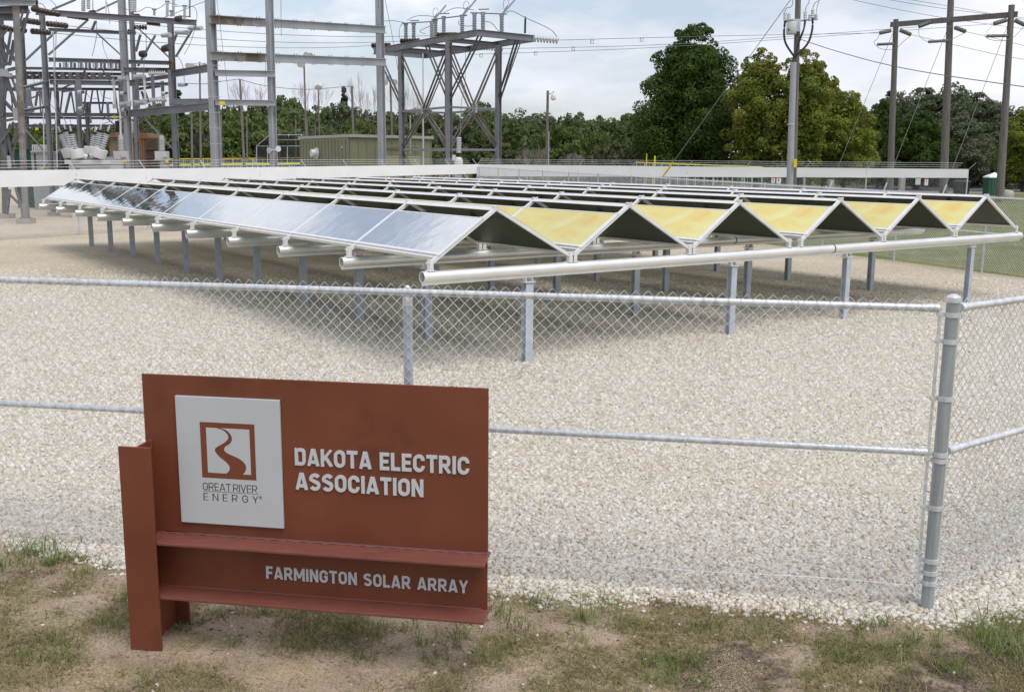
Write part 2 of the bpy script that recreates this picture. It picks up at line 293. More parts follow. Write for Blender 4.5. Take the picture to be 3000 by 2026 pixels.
def stone_mat():
    m = bpy.data.materials.new('crushed_limestone'); m.use_nodes = True; nt = m.node_tree; b = nt.nodes['Principled BSDF']; N = nt.nodes.new; L = nt.links.new
    b.inputs['Roughness'].default_value = 0.85; b.inputs['Specular IOR Level'].default_value = 0.25
    g = N('ShaderNodeNewGeometry'); r = pal_ramp(N, 1.14); L(g.outputs['Random Per Island'], r.inputs['Fac'])
    tc = N('ShaderNodeTexCoord'); n = N('ShaderNodeTexNoise'); n.inputs['Scale'].default_value = 60; L(tc.outputs['Object'], n.inputs['Vector'])
    k = N('ShaderNodeMapRange'); k.inputs['To Min'].default_value = 0.8; k.inputs['To Max'].default_value = 1.2; L(n.outputs['Fac'], k.inputs['Value'])
    s = N('ShaderNodeVectorMath'); s.operation = 'SCALE'; L(r.outputs['Color'], s.inputs[0]); L(k.outputs['Result'], s.inputs['Scale']); L(s.outputs['Vector'], b.inputs['Base Color'])
    return m
def dirt_mat():
    m = bpy.data.materials.new('dry_soil'); m.use_nodes = True; nt = m.node_tree; b = nt.nodes['Principled BSDF']; N = nt.nodes.new; L = nt.links.new
    b.inputs['Roughness'].default_value = 0.95; b.inputs['Specular IOR Level'].default_value = 0.15
    tc = N('ShaderNodeTexCoord')
    def noise(sc, det=5, rough=0.6):
        n = N('ShaderNodeTexNoise'); n.inputs['Scale'].default_value = sc; n.inputs['Detail'].default_value = det; n.inputs['Roughness'].default_value = rough; L(tc.outputs['Object'], n.inputs['Vector']); return n
    def ramp(src, p0, c0, p1, c1):
        r = N('ShaderNodeValToRGB'); r.color_ramp.elements[0].position = p0; r.color_ramp.elements[0].color = (*c0, 1); r.color_ramp.elements[1].position = p1; r.color_ramp.elements[1].color = (*c1, 1); L(src, r.inputs['Fac']); return r
    def mix(f, a, bb_):
        x = N('ShaderNodeMix'); x.data_type = 'RGBA'
        L(f, x.inputs['Factor'])
        for key, val in (('A', a), ('B', bb_)):
            if isinstance(val, tuple): x.inputs[key].default_value = (*val, 1)
            else: L(val, x.inputs[key])
        return x.outputs['Result']
    base = ramp(noise(2.2, 6).outputs['Fac'], 0.3, (0.24, 0.182, 0.132), 0.7, (0.42, 0.335, 0.245)).outputs['Color']
    fine = noise(70, 3, 0.7); k = N('ShaderNodeMapRange'); k.inputs['From Min'].default_value = 0.3; k.inputs['From Max'].default_value = 0.7; k.inputs['To Min'].default_value = 0.62; k.inputs['To Max'].default_value = 1.35; L(fine.outputs['Fac'], k.inputs['Value'])
    # dry grass thatch patches
    th = ramp(noise(3.0, 6, 0.65).outputs['Fac'], 0.50, (0, 0, 0), 0.62, (0.8, 0.8, 0.8)).outputs['Color']
    thc = ramp(noise(45, 4, 0.7).outputs['Fac'], 0.35, (0.15, 0.12, 0.062), 0.65, (0.36, 0.29, 0.17)).outputs['Color']
    col = mix(th, base, thc)
    # dark topsoil patches with scattered pale seed, at two places by the near edge
    def spot(c, rad):
        d = N('ShaderNodeVectorMath'); d.operation = 'DISTANCE'; L(tc.outputs['Object'], d.inputs[0]); d.inputs[1].default_value = c
        w = noise(4.5, 4); a = N('ShaderNodeMath'); a.operation = 'MULTIPLY_ADD'; a.inputs[1].default_value = 0.9; L(w.outputs['Fac'], a.inputs[0]); L(d.outputs['Value'], a.inputs[2])
        return ramp(a.outputs['Value'], rad+0.38, (1, 1, 1), rad+0.5, (0, 0, 0)).outputs['Color']
    seeds = ramp(noise(170, 2, 0.5).outputs['Fac'], 0.53, (0, 0, 0), 0.57, (1, 1, 1)).outputs['Color']
    for c, rad in SPOTS:
        dark = ramp(noise(60, 4).outputs['Fac'], 0.3, (0.075, 0.056, 0.044), 0.7, (0.145, 0.108, 0.085)).outputs['Color']
        col = mix(spot(c, rad), col, dark)
    for c, rad in SEEDS:
        mm = N('ShaderNodeMath'); mm.operation = 'MULTIPLY'; L(spot(c, rad), mm.inputs[0]); L(seeds, mm.inputs[1])
        col = mix(mm.outputs['Value'], col, (0.42, 0.33, 0.20))
    s = N('ShaderNodeVectorMath'); s.operation = 'SCALE'; L(col, s.inputs[0]); L(k.outputs['Result'], s.inputs['Scale']); L(s.outputs['Vector'], b.inputs['Base Color'])
    bb = N('ShaderNodeBump'); bb.inputs['Strength'].default_value = 0.9; bb.inputs['Distance'].default_value = 0.012; L(fine.outputs['Fac'], bb.inputs['Height']); L(bb.outputs['Normal'], b.inputs['Normal'])
    return m
SPOTS = [(tuple(gnd(2140, 1975)), 0.34), (tuple(gnd(2930, 1985)), 0.36), (tuple(gnd(2680, 2030)), 0.2)]
SEEDS = [(tuple(gnd(2120, 1975)), 0.24), (tuple(gnd(2960, 2020)), 0.2), (tuple(gnd(850, 1975)), 0.22), (tuple(gnd(250, 1990)), 0.2)]
def lawn_mat():
    m = bpy.data.materials.new('mown_grass'); m.use_nodes = True; nt = m.node_tree; b = nt.nodes['Principled BSDF']; N = nt.nodes.new; L = nt.links.new
    b.inputs['Roughness'].default_value = 0.9; b.inputs['Specular IOR Level'].default_value = 0.1
    tc = N('ShaderNodeTexCoord'); n = N('ShaderNodeTexNoise'); n.inputs['Scale'].default_value = 0.5; n.inputs['Detail'].default_value = 8; n.inputs['Roughness'].default_value = 0.7; L(tc.outputs['Object'], n.inputs['Vector'])
    r = N('ShaderNodeValToRGB'); e = r.color_ramp.elements; e[0].position = 0.32; e[0].color = (0.085, 0.105, 0.035, 1); e[1].position = 0.68; e[1].color = (0.215, 0.20, 0.085, 1); q = e.new(0.5); q.color = (0.14, 0.155, 0.055, 1); L(n.outputs['Fac'], r.inputs['Fac'])
    f = N('ShaderNodeTexNoise'); f.inputs['Scale'].default_value = 22; f.inputs['Detail'].default_value = 5; L(tc.outputs['Object'], f.inputs['Vector'])
    k = N('ShaderNodeMapRange'); k.inputs['From Min'].default_value = 0.3; k.inputs['From Max'].default_value = 0.7; k.inputs['To Min'].default_value = 0.6; k.inputs['To Max'].default_value = 1.4; L(f.outputs['Fac'], k.inputs['Value'])
    s = N('ShaderNodeVectorMath'); s.operation = 'SCALE'; L(r.outputs['Color'], s.inputs[0]); L(k.outputs['Result'], s.inputs['Scale']); L(s.outputs['Vector'], b.inputs['Base Color'])
    bb = N('ShaderNodeBump'); bb.inputs['Strength'].default_value = 0.8; bb.inputs['Distance'].default_value = 0.04; L(f.outputs['Fac'], bb.inputs['Height']); L(bb.outputs['Normal'], b.inputs['Normal'])
    return m
M['gravel'] = gravel_sheet_mat(); M['stones'] = stone_mat(); M['soil'] = dirt_mat(); M['lawn'] = lawn_mat()

g = MB(); g.add([(-3000, -200, -0.06), (3000, -200, -0.06), (3000, 4500, -0.06), (-3000, 4500, -0.06)], [(0, 1, 2, 3)])
tag(g.build('grass_field', M['lawn']), kind='structure')

# array and fence axes (metres)
AL = 0.9405; A = Vector((math.sin(AL), math.cos(AL), 0)); B = Vector((-math.cos(AL), math.sin(AL), 0)); O = Vector((-1.108, 12.262, 0))
C = Vector((2.513, 5.695, 0)); F = Vector((-math.cos(.1695), math.sin(.1695), 0)); R = Vector((math.sin(.9453), math.cos(.9453), 0))
FAR0 = Vector((15.6, 15.2, 0)); FAR1 = Vector((-2.1, 59.3, 0)); BAN0 = Vector((-21.5, 23.0, 0)); BAN1 = Vector((22.4, 50.4, 0))

# gravel edge in front of the near fence, as found on the ground
edge_px = [(-1500, 1420), (-800, 1500), (-260, 1570), (0, 1585), (150, 1600), (300, 1640), (380, 1655), (700, 1680), (1100, 1700), (1440, 1715), (1560, 1738), (1700, 1745), (1900, 1735), (2100, 1760), (2300, 1780), (2450, 1802), (2600, 1795), (2760, 1808), (2830, 1785), (2900, 1740), (3000, 1690), (3160, 1610), (3700, 1400), (4200, 1240)]
EDGE = [gnd(*p) for p in edge_px]
def densify(pts, step=0.05, jit=0.03):
    out = []
    for a, b in zip(pts[:-1], pts[1:]):
        n = max(1, int((b-a).length/step))
        for i in range(n):
            p = a.lerp(b, i/n); w = mnoise.noise(Vector((p.x*9, p.y*9, 3)))*jit*1.6
            out.append(Vector((p.x, p.y+w, 0)))
    out.append(pts[-1]); return out
edge = densify(EDGE)
poly = edge+[FAR0+Vector((.12, -.1, 0)), FAR0, FAR1+Vector((0.3, 0, 0)), Vector((-6, 100, 0)), Vector((-120, 100, 0)), Vector((-120, 14, 0)), Vector((-14, 9.0, 0))]
g = MB(); m_ = len(poly); g.add([(p.x, p.y, 0.0) for p in poly]+[(p.x, p.y, -.09) for p in poly], [tuple(range(m_))]+[(i, m_+i, m_+(i+1) % m_, (i+1) % m_) for i in range(m_)])
tag(g.build('gravel_yard', M['gravel']), kind='structure')

ex = np.array([p.x for p in edge]); ey = np.array([p.y for p in edge]); od = np.argsort(ex); ex, ey = ex[od], ey[od]
def edge_y(x): return np.interp(x, ex, ey)

# bare soil strip in the foreground
nx, ny = 420, 150; xs = np.linspace(-8.5, 8.5, nx); ys = np.linspace(2.4, 10.3, ny); V = np.zeros((ny, nx, 3))
post_xy = gnd(430, 1911)
for j, y in enumerate(ys):
    for i, x in enumerate(xs):
        h = mnoise.fractal(Vector((x*1.1, y*1.1, 0)), 1.0, 2.0, 3)*0.016+mnoise.fractal(Vector((x*9, y*9, 5)), 0.8, 2.0, 3)*0.007
        dpt = math.hypot(x-post_xy.x-0.02, y-post_xy.y-0.18); h += 0.03*math.exp(-(dpt/0.3)**2)
        inside = y-edge_y(x)
        h = -0.002+h-max(0.0, min(0.06, (inside-0.05)*0.5))
        V[j, i] = (x, y, h)
idx = np.arange(nx*ny).reshape(ny, nx); Fq = np.stack([idx[:-1, :-1], idx[:-1, 1:], idx[1:, 1:], idx[1:, :-1]], -1).reshape(-1, 4)
np_mesh('bare_soil', V.reshape(-1, 3), Fq, M['soil'], kind='structure', smooth=True)
def soil_z(x, y):
    i = np.clip(((x+8.5)/17*(nx-1)).astype(int), 0, nx-1); j = np.clip(((y-2.4)/7.9*(ny-1)).astype(int), 0, ny-1); return V[j, i, 2]

# parking lot beyond the lawn on the right
g = MB(); g.add([(24, 98, -0.05), (140, 98, -0.05), (140, 128, -0.05), (30, 128, -0.05)], [(0, 1, 2, 3)]); tag(g.build('parking_lot', M['asphalt']), kind='structure')
g = MB()
g.box((82, 97.8, 0.0), (116, 0.25, 0.22)); tag(g.build('kerb', M['concrete']), kind='structure')

# crushed limestone: real stones on the near part of the yard
def rocks(P, S, zlift):
    n = len(P); base = np.array([(a, b, c) for a in (-1, 1) for b in (-1, 1) for c in (-1, 1)], float)*0.5
    Vv = base[None]+rng.uniform(-0.26, 0.26, (n, 8, 3)); Vv *= S[:, None, None]*np.stack([rng.uniform(.8, 1.3, n), rng.uniform(.7, 1.1, n), rng.uniform(.55, .9, n)], 1)[:, None, :]
    a = rng.uniform(0, 6.283, n); t = rng.uniform(-.9, .9, n)
    ca, sa, ct, st = np.cos(a), np.sin(a), np.cos(t), np.sin(t)
    x, y, z = Vv[..., 0], Vv[..., 1], Vv[..., 2]
    y, z = y*ct[:, None]-z*st[:, None], y*st[:, None]+z*ct[:, None]
    x, y = x*ca[:, None]-y*sa[:, None], x*sa[:, None]+y*ca[:, None]
    W = np.stack([x+P[:, 0:1], y+P[:, 1:2], z+P[:, 2:3]+zlift[:, None]], -1).reshape(-1, 3)
    f = np.array([(0, 1, 3, 2), (4, 6, 7, 5), (0, 4, 5, 1), (2, 3, 7, 6), (0, 2, 6, 4), (1, 5, 7, 3)])
    return W, (f[None]+8*np.arange(n)[:, None, None]).reshape(-1, 4)
def scatter(Y0, Y1, cnt, dens):
    yy = np.sqrt(rng.uniform(Y0*Y0, Y1*Y1, cnt)); xx = rng.uniform(-1, 1, cnt)*(0.64*yy+0.5)
    keep = (yy > edge_y(xx)-0.05-0.16*rng.random(cnt)**3) & (rng.random(cnt) < dens(yy)) & ~((xx > 9) & (yy < 13)) & (xx < FAR0.x+(yy-FAR0.y)*(FAR1.x-FAR0.x)/(FAR1.y-FAR0.y)-.2)
    return xx[keep], yy[keep]
xx, yy = scatter(5.2, 8.0, 74000, lambda y: np.clip((8.0-y)/1.0, 0, 1)); n = len(xx); sz = rng.uniform(0.015, 0.029, n)*np.where(rng.random(n) < .08, 1.35, 1)
# gravel thins into the soil right of the corner post
P = np.stack([xx, yy, np.where(yy > edge_y(xx)+.02, 0.0, soil_z(xx, yy))], 1)
W, Q = rocks(P, sz, rng.uniform(-0.005, 0.006, n)); np_mesh('gravel_stones', W, Q, M['stones'], kind='stuff')
def pebbles(P, S):
    n = len(P); base = np.array([(1, 0, 0), (0, 1, 0), (-1, 0, 0), (0, -1, 0), (0, 0, 1)], float)*.55
    Vv = (base[None]+rng.uniform(-.3, .3, (n, 5, 3)))*S[:, None, None]*np.array([1.1, 1.1, 1.1]); a = rng.uniform(0, 6.28, n); ca, sa = np.cos(a)[:, None], np.sin(a)[:, None]
    x, y = Vv[..., 0]*ca-Vv[..., 1]*sa, Vv[..., 0]*sa+Vv[..., 1]*ca
    f = np.array([(0, 1, 4), (1, 2, 4), (2, 3, 4), (3, 0, 4)])
    return np.stack([x+P[:, :1], y+P[:, 1:2], Vv[..., 2]+P[:, 2:3]], -1).reshape(-1, 3), (f[None]+5*np.arange(n)[:, None, None]).reshape(-1, 3)
xx, yy = scatter(6.9, 25.0, 480000, lambda y: np.clip((y-6.9)/1.0, 0, 1)*np.clip((25-y)/16, 0, .95)**1.3); n = len(xx); sz = rng.uniform(0.016, 0.034, n)*(1+.02*(yy-7))
W, Q = pebbles(np.stack([xx, yy, np.zeros(n)], 1), sz); np_mesh('gravel_stones', W, Q, M['stones'], kind='stuff')
xx = rng.uniform(2.6, 3.9, 2600); yy = edge_y(xx)-np.abs(rng.normal(0, .28, 2600))*np.clip((xx-2.5)*1.2, .1, 1); P = np.stack([xx, yy, soil_z(xx, yy)], 1); sz = rng.uniform(.010, .030, 2600); W, Q = rocks(P, sz, sz*.15); np_mesh('gravel_stones', W, Q, M['stones'], kind='stuff')
# strays on the soil
cnt = 380; xx = rng.uniform(-4.4, 4.6, cnt); d = rng.random(cnt)**2.2*2.0; yy = edge_y(xx)-0.05-d; xx, yy = xx[yy > 3.6], yy[yy > 3.6]; n = len(xx)
P = np.stack([xx, yy, soil_z(xx, yy)], 1); sz = rng.uniform(0.006, 0.022, n)
W, Q = rocks(P, sz, sz*0.15)
np_mesh('stray_pebbles', W, Q, M['stones'], kind='stuff')
# soil crumbs
cnt = 5000; xx = rng.uniform(-3.4, 3.8, cnt); yy = rng.uniform(3.7, 6.3, cnt); k = yy < edge_y(xx)-.02; xx, yy = xx[k], yy[k]; n = len(xx)
P = np.stack([xx, yy, soil_z(xx, yy)], 1); sz = rng.uniform(0.004, 0.016, n)**1.0; W, Q = rocks(P, sz, sz*0.1); np_mesh('soil_crumbs', W, Q, M['soil'], kind='stuff')

# ------------------------------------------------------------------ grass
M['grass_green'] = leaf_mat('fresh_grass', (0.095, 0.135, 0.035), (0.16, 0.21, 0.06), (0.27, 0.29, 0.12), 0.35, 1.5)
M['grass_dry'] = leaf_mat('dry_grass', (0.13, 0.125, 0.05), (0.25, 0.21, 0.105), (0.44, 0.36, 0.22), 0.2, 1.2)
M['turf'] = leaf_mat('dry_turf', (0.125, 0.128, 0.048), (0.235, 0.205, 0.092), (0.40, 0.33, 0.18), 0.25, 2.2)
def blades(cx, cy, h, lean, w, az=None):
    """arrays: one curved blade per entry; two quads + tip"""
    n = len(cx); a = rng.uniform(0, 6.283, n) if az is None else az; dx, dy = np.cos(a), np.sin(a); px, py = -dy, dx; z0 = np.where(cy > edge_y(cx), 0.0, soil_z(cx, cy))-0.004
    rows = []
    for t, ww, ln, hh in ((0, 1, 0, 0), (0.4, .85, .28, .5), (0.75, .55, .62, .86), (1, .08, 1, 1)):
        X = cx+dx*lean*ln; Yv = cy+dy*lean*ln; Z = z0+h*hh*np.where(t > .9, 1.0, 1.0)
        rows.append(np.stack([np.stack([X-px*w*ww/2, Yv-py*w*ww/2, Z], 1), np.stack([X+px*w*ww/2, Yv+py*w*ww/2, Z], 1)], 1))
    Vv = np.concatenate(rows, 1).reshape(-1, 3); f = np.array([(0, 1, 3, 2), (2, 3, 5, 4), (4, 5, 7, 6)])
    return Vv, (f[None]+8*np.arange(n)[:, None, None]).reshape(-1, 4)
def tufts(centres, per, rad, hmin, hmax, w, spread=0.7):
    X = []; 
    cx = np.concatenate([rng.normal(c[0], rad*c[2], int(per*c[2])) for c in centres]); cy = np.concatenate([rng.normal(c[1], rad*c[2], int(per*c[2])) for c in centres])
    k = np.concatenate([np.full(int(per*c[2]), c[2]) for c in centres]); n = len(cx); h = rng.uniform(hmin, hmax, n)*np.clip(k, .6, 1.3)
    return blades(cx, cy, h, h*rng.uniform(.6, 2.8, n)*spread, rng.uniform(.6, 1.3, n)*w)
# green tufts seen in the photograph (pixel -> ground spot, size)
gt = [(60, 1610, 2.2), (130, 1622, 2.4), (30, 1660, 1.4), (190, 1650, 1.2), (250, 1680, 1.0), (1580, 1760, 1.5), (1600, 1770, 1.0), (1795, 1770, 1.2), (1720, 1808, 1.4), (1690, 1815, 1.2), (1460, 1790, 1.2), (1510, 1830, 1.3), (1830, 1830, 1.2), (1340, 1870, 1.2),
      (1430, 1935, 1.3), (1260, 1940, 1.0), (2065, 1850, 1.5), (2000, 1950, 1.5), (2050, 1945, 1.0), (2400, 1935, 1.8), (2480, 1930, 1.2), (2600, 1920, 1.7), (2640, 1905, 1.2), (2710, 1890, 1.3), (2560, 1835, 1.3), (2960, 1850, 2.8), (2985, 1880, 3.0), (2900, 1880, 2.4), (2930, 1910, 2.2), (2990, 1925, 2.2), (2870, 1860, 1.6), (2780, 1955, 1.4), (2760, 1960, 1.0),
      (900, 1900, 1.0), (770, 1790, 1.1), (1020, 1830, 1.1), (1190, 1850, 0.9), (1100, 1850, 0.9), (330, 1830, 1.0), (155, 1870, 0.9), (430, 1985, 0.8), (310, 1655, .8), (1940, 2000, 1.2), (2210, 1860, 1.2), (1180, 1790, .8), (1240, 1795, .9), (1330, 1800, 1.0), (1370, 1812, 1.0), (20, 1800, 1.0), (80, 1930, .9)]
cen = [(gnd(x, y).x, gnd(x, y).y, s) for x, y, s in gt]
for _ in range(420):
    x = rng.uniform(-4.2, 4.4); y = rng.uniform(3.7, 6.6)
    if y < edge_y(x)-.05 and mnoise.noise(Vector((x*1.2, y*1.2, 9))) > -.1: cen.append((x, y, rng.uniform(.35, .9)))
Vg, Fg = tufts(cen, 40, 0.045, 0.022, 0.088, 0.0050); np_mesh('green_grass_tufts', Vg, Fg, M['grass_green'], kind='stuff')
def turf(cx, cy, h, lean, w):
    n = len(cx); a = rng.uniform(0, 6.283, n); dx, dy = np.cos(a), np.sin(a); z0 = soil_z(cx, cy)-.003
    Vv = np.stack([np.stack([cx+dy*w/2, cy-dx*w/2, z0], 1), np.stack([cx-dy*w/2, cy+dx*w/2, z0], 1), np.stack([cx+dx*lean, cy+dy*lean, z0+h], 1)], 1).reshape(-1, 3)
    return Vv, np.arange(3*n).reshape(-1, 3)
# short dry turf and lying straw
cnt = 420000; x = rng.uniform(-4.6, 5.0, cnt); y = rng.uniform(3.4, 7.2, cnt)
dn = np.array([mnoise.fractal(Vector((a*1.5, b*1.5, 2)), .9, 2, 3) for a, b in zip(x, y)]); k = (y < edge_y(x)-.06) & (dn+rng.uniform(-.22, .22, cnt) > 0.02)
x, y = x[k], y[k]; n = len(x); h = rng.uniform(.008, .040, n); Vd, Fd = turf(x, y, h, h*rng.uniform(.4, 2.2, n), rng.uniform(.003, .0065, n)); np_mesh('short_dry_turf', Vd, Fd, M['turf'], kind='stuff')
cnt = 12000; x = rng.uniform(-4.6, 5.0, cnt); y = rng.uniform(3.4, 7.0, cnt); k = y < edge_y(x)+.03; x, y = x[k], y[k]; n = len(x)
h = rng.uniform(.004, .02, n); ln = rng.uniform(.03, .16, n)*rng.random(n)**.6; Vd, Fd = blades(x, y, h, ln, rng.uniform(.002, .005, n)); np_mesh('loose_straw', Vd, Fd, M['grass_dry'], kind='stuff')
# weeds at the foot of the array fence

# ================================================================== ENTRANCE SIGN
SD = Vector((0.98807, -0.15401, 0)); SN = Vector((-0.15401, -0.98807, 0)); SP = Vector((-1.965, 5.066, 0)); UZ = Vector((0, 0, 1))
def S(u, off, z): return SP+SD*u-SN*off+UZ*z           # off = metres behind the post's front flange
SAX = (SD, -SN, UZ)
sign = thing('entrance_sign', S(0, .17, 0), 'red brown steel sign reading DAKOTA ELECTRIC ASSOCIATION, standing in the soil before the wire fence', 'sign')
def sbox(name, u0, u1, o0, o1, z0, z1, m, parent=sign, label=None):
    b = MB(); b.box(S((u0+u1)/2, (o0+o1)/2, (z0+z1)/2), (u1-u0, o1-o0, z1-z0), SAX); o = b.build(name, m, parent, label=label)
    bv = o.modifiers.new('bevel', 'BEVEL'); bv.width = 0.0025; bv.segments = 2; return o
sbox('front_flange', -.092, .088, 0, .014, -.25, 1.152, M['corten'])
sbox('web', -.006, .006, .0142, .326, -.25, 1.148, M['corten'])
sbox('back_flange', -.092, .088, .3262, .340, -.25, 1.152, M['corten'])
sbox('sign_panel', -.028, 1.845, .165, .177, .638, 1.508, M['corten'])
sbox('beam_web', .008, 1.843, .166, .176, .322, .6115, M['corten'])
sbox('beam_top_flange', .010, 1.852, .0165, .215, .612, .6265, M['corten_edge'])
sbox('beam_bottom_flange', .010, 1.852, .0165, .215, .307, .3215, M['corten_edge'])
w = MB(); pts = [S(.012+i*.03, .163+.001*math.sin(i*1.7), .629+.0025*math.sin(i*2.3)) for i in range(62)]; w.path(pts, .0055, 6); w.build('weld_bead', M['corten_edge'], sign)
w = MB(); w.path([S(.012+i*.06, .165, .3225) for i in range(31)], .0045, 6); w.build('fillet', M['corten_edge'], sign)
w = MB()
for i in range(6): w.ball(S(.008, .158, 1.10+i*.009), .006, 6, 4)
w.build('weld_bead', M['corten_edge'], sign)
plate = sbox('logo_plate', .163, .743, .1485, .1645, .700, 1.401, M['plate'])
def flat(name, poly, off0, off1, m, parent):
    n = len(poly); vs = [S(u, off0, z) for u, z in poly]+[S(u, off1, z) for u, z in poly]
    fs = [tuple(range(n)), tuple(range(2*n-1, n-1, -1))]+[(i, n+i, n+(i+1) % n, (i+1) % n) for i in range(n)]
    b = MB(); b.add(vs, fs); return b.build(name, m, parent)
u0, u1, v0, v1 = .297, .601, .960, 1.265
def q(p): return (u0+(u1-u0)*p[0], v0+(v1-v0)*p[1])
flat('emblem_square', [(u0, v0), (u1, v0), (u1, v1), (u0, v1)], .1476, .1486, M['corten'], plate)
Lc = [(0.292, 0.905), (0.401, 0.878), (0.475, 0.832), (0.514, 0.769), (0.503, 0.711), (0.441, 0.65), (0.336, 0.587), (0.266, 0.534), (0.266, 0.476), (0.327, 0.397), (0.426, 0.32), (0.499, 0.249), (0.518, 0.192), (0.494, 0.133), (0.449, 0.094)]
Rc = [(0.376, 0.905), (0.485, 0.874), (0.558, 0.804), (0.584, 0.739), (0.569, 0.673), (0.524, 0.622), (0.454, 0.577), (0.432, 0.534), (0.45, 0.486), (0.533, 0.441), (0.666, 0.391), (0.765, 0.33), (0.816, 0.259), (0.819, 0.201), (0.8, 0.142), (0.755, 0.094)]
def smooth(P, k=5):
    out = []
    for i in range(len(P)-1):
        p0, p1, p2, p3 = [np.array(P[max(0, min(len(P)-1, j))]) for j in (i-1, i, i+1, i+2)]
        for s in range(k):
            t = s/k; out.append(tuple(.5*((2*p1)+(-p0+p2)*t+(2*p0-5*p1+4*p2-p3)*t*t+(-p0+3*p1-3*p2+p3)*t**3)))
    return out+[P[-1]]
flat('emblem_bank', [q(p) for p in [(.112, .094), (.112, .905)]+smooth(Lc)], .1468, .1478, M['plate'], plate)
flat('emblem_bank', [q(p) for p in [(.908, .905), (.908, .094)][::1]+smooth(Rc)[::-1]], .1468, .1478, M['plate'], plate)

# ---- lettering drawn as strokes
def arc(cx, cy, rx, ry, a0, a1, n=7): return [(cx+rx*math.cos(math.radians(a0+(a1-a0)*i/n)), cy+ry*math.sin(math.radians(a0+(a1-a0)*i/n))) for i in range(n+1)]
def glyph(ch, t):
    h = t/2; lo, hi = h, 1-h
    def bowl(x0, x1, y0, y1, r): return [(x0, y1), (x1-r, y1)]+arc(x1-r, y1-r, r, r, 90, 0, 5)[1:]+arc(x1-r, y0+r, r, r, 0, -90, 5)+[(x0, y0)]
    if ch == 'D': return .64, [[(h, 0), (h, 1)], bowl(h, .64-h, lo, hi, .17)]
    if ch == 'A': return .70, [[(h*.9, 0), (.35-.02, 1-.0)], [(.70-h*.9, 0), (.35+.02, 1-.0)], [(.20, .24), (.50, .24)]]
    if ch == 'K': return .68, [[(h, 0), (h, 1)], [(h, .36), (.60, 1)], [(.27, .55), (.62, 0)]]
    if ch == 'O':
        x0, x1, r = h, .66-h, .23-.0; r = (x1-x0)/2
        return .66, [[(x0, .5), (x0, hi-r)]+arc(x0+r, hi-r, r, r, 180, 0, 10)[1:]+[(x1, lo+r)]+arc(x0+r, lo+r, r, r, 0, -180, 10)[1:]+[(x0, .5)]]
    if ch == 'T': return .62, [[(0, hi), (.62, hi)], [(.31, 0), (.31, 1-t)]]
    if ch == 'E': return .55, [[(h, 0), (h, 1)], [(t, hi), (.55, hi)], [(t, .5), (.49, .5)], [(t, lo), (.55, lo)]]
    if ch == 'F': return .53, [[(h, 0), (h, 1)], [(t, hi), (.53, hi)], [(t, .48), (.48, .48)]]
    if ch == 'L': return .53, [[(h, 0), (h, 1)], [(t, lo), (.53, lo)]]
    if ch == 'I': return t, [[(h, 0), (h, 1)]]
    if ch in 'CG':
        x0, x1 = h, .66-h; r = (x1-x0)/2
        s = [(x1, .66), (x1, hi-r)]+arc(x0+r, hi-r, r, r, 0, 180, 10)[1:]+[(x0, lo+r)]+arc(x0+r, lo+r, r, r, 180, 360, 10)[1:]
        if ch == 'C': return .66, [s+[(x1, .34)]]
        return .66, [s+[(x1, .5)], [(.36, .47), (.66, .47)]]
    if ch == 'R': return .67, [[(h, 0), (h, 1)], bowl(t*.9, .64-h, .45, hi, .16), [(.34, .40), (.60, 0)]]
    if ch == 'S':
        x0, x1 = h, .64-h; m = (x0+x1)/2; rx = (x1-x0)/2; ry = (hi-.5)/2+.0
        return .64, [arc(m, hi-ry, rx, ry, 25, 200, 9)+arc(m, lo+ry, rx, ry, 45, -155, 11)]
    if ch == 'N': return .66, [[(h, 0), (h, 1)], [(.66-h, 0), (.66-h, 1)], [(h*1.1, 1), (.66-h*1.1, 0)]]
    if ch == 'M': return .86, [[(h, 0), (h, 1)], [(.86-h, 0), (.86-h, 1)], [(h*1.1, 1), (.43, .22)], [(.86-h*1.1, 1), (.43, .22)]]
    if ch == 'Y': return .68, [[(h*.9, 1), (.34, .42)], [(.68-h*.9, 1), (.34, .42)], [(.34, 0), (.34, .46)]]
    if ch == 'V': return .70, [[(h*.9, 1), (.35, 0)], [(.70-h*.9, 1), (.35, 0)]]
def strip(mb, pts, t, fz0, fz1, tr):
    n = len(pts); closed = n > 3 and abs(pts[0][0]-pts[-1][0])+abs(pts[0][1]-pts[-1][1]) < 1e-6; P = [np.array(p, float) for p in pts]; Lf = []; Rt = []
    for i in range(n):
        a = P[i]-P[i-1] if i > 0 else (P[0]-P[-2] if closed else P[1]-P[0]); b = P[i+1]-P[i] if i < n-1 else (P[1]-P[0] if closed else P[-1]-P[-2])
        a = a/np.linalg.norm(a); b = b/np.linalg.norm(b); na = np.array([-a[1], a[0]]); nb = np.array([-b[1], b[0]]); m_ = na+nb; m_ /= np.linalg.norm(m_); m_ = m_*(t/2)/max(.4, m_.dot(na))
        Lf.append(P[i]+m_); Rt.append(P[i]-m_)
    for p in Lf+Rt: p[1] = min(1.0, max(0.0, p[1]))
    vs = [tr(p, fz0) for p in Lf]+[tr(p, fz0) for p in Rt]+[tr(p, fz1) for p in Lf]+[tr(p, fz1) for p in Rt]; fs = []
    for i in range(n-1):
        fs += [(i, i+1, n+i+1, n+i), (2*n+i, 3*n+i, 3*n+i+1, 2*n+i+1), (i, 2*n+i, 2*n+i+1, i+1), (n+i, n+i+1, 3*n+i+1, 3*n+i)]
    if not closed: fs += [(0, n, 3*n, 2*n), (n-1, 3*n-1, 4*n-1, 2*n-1)]
    mb.add(vs, fs)
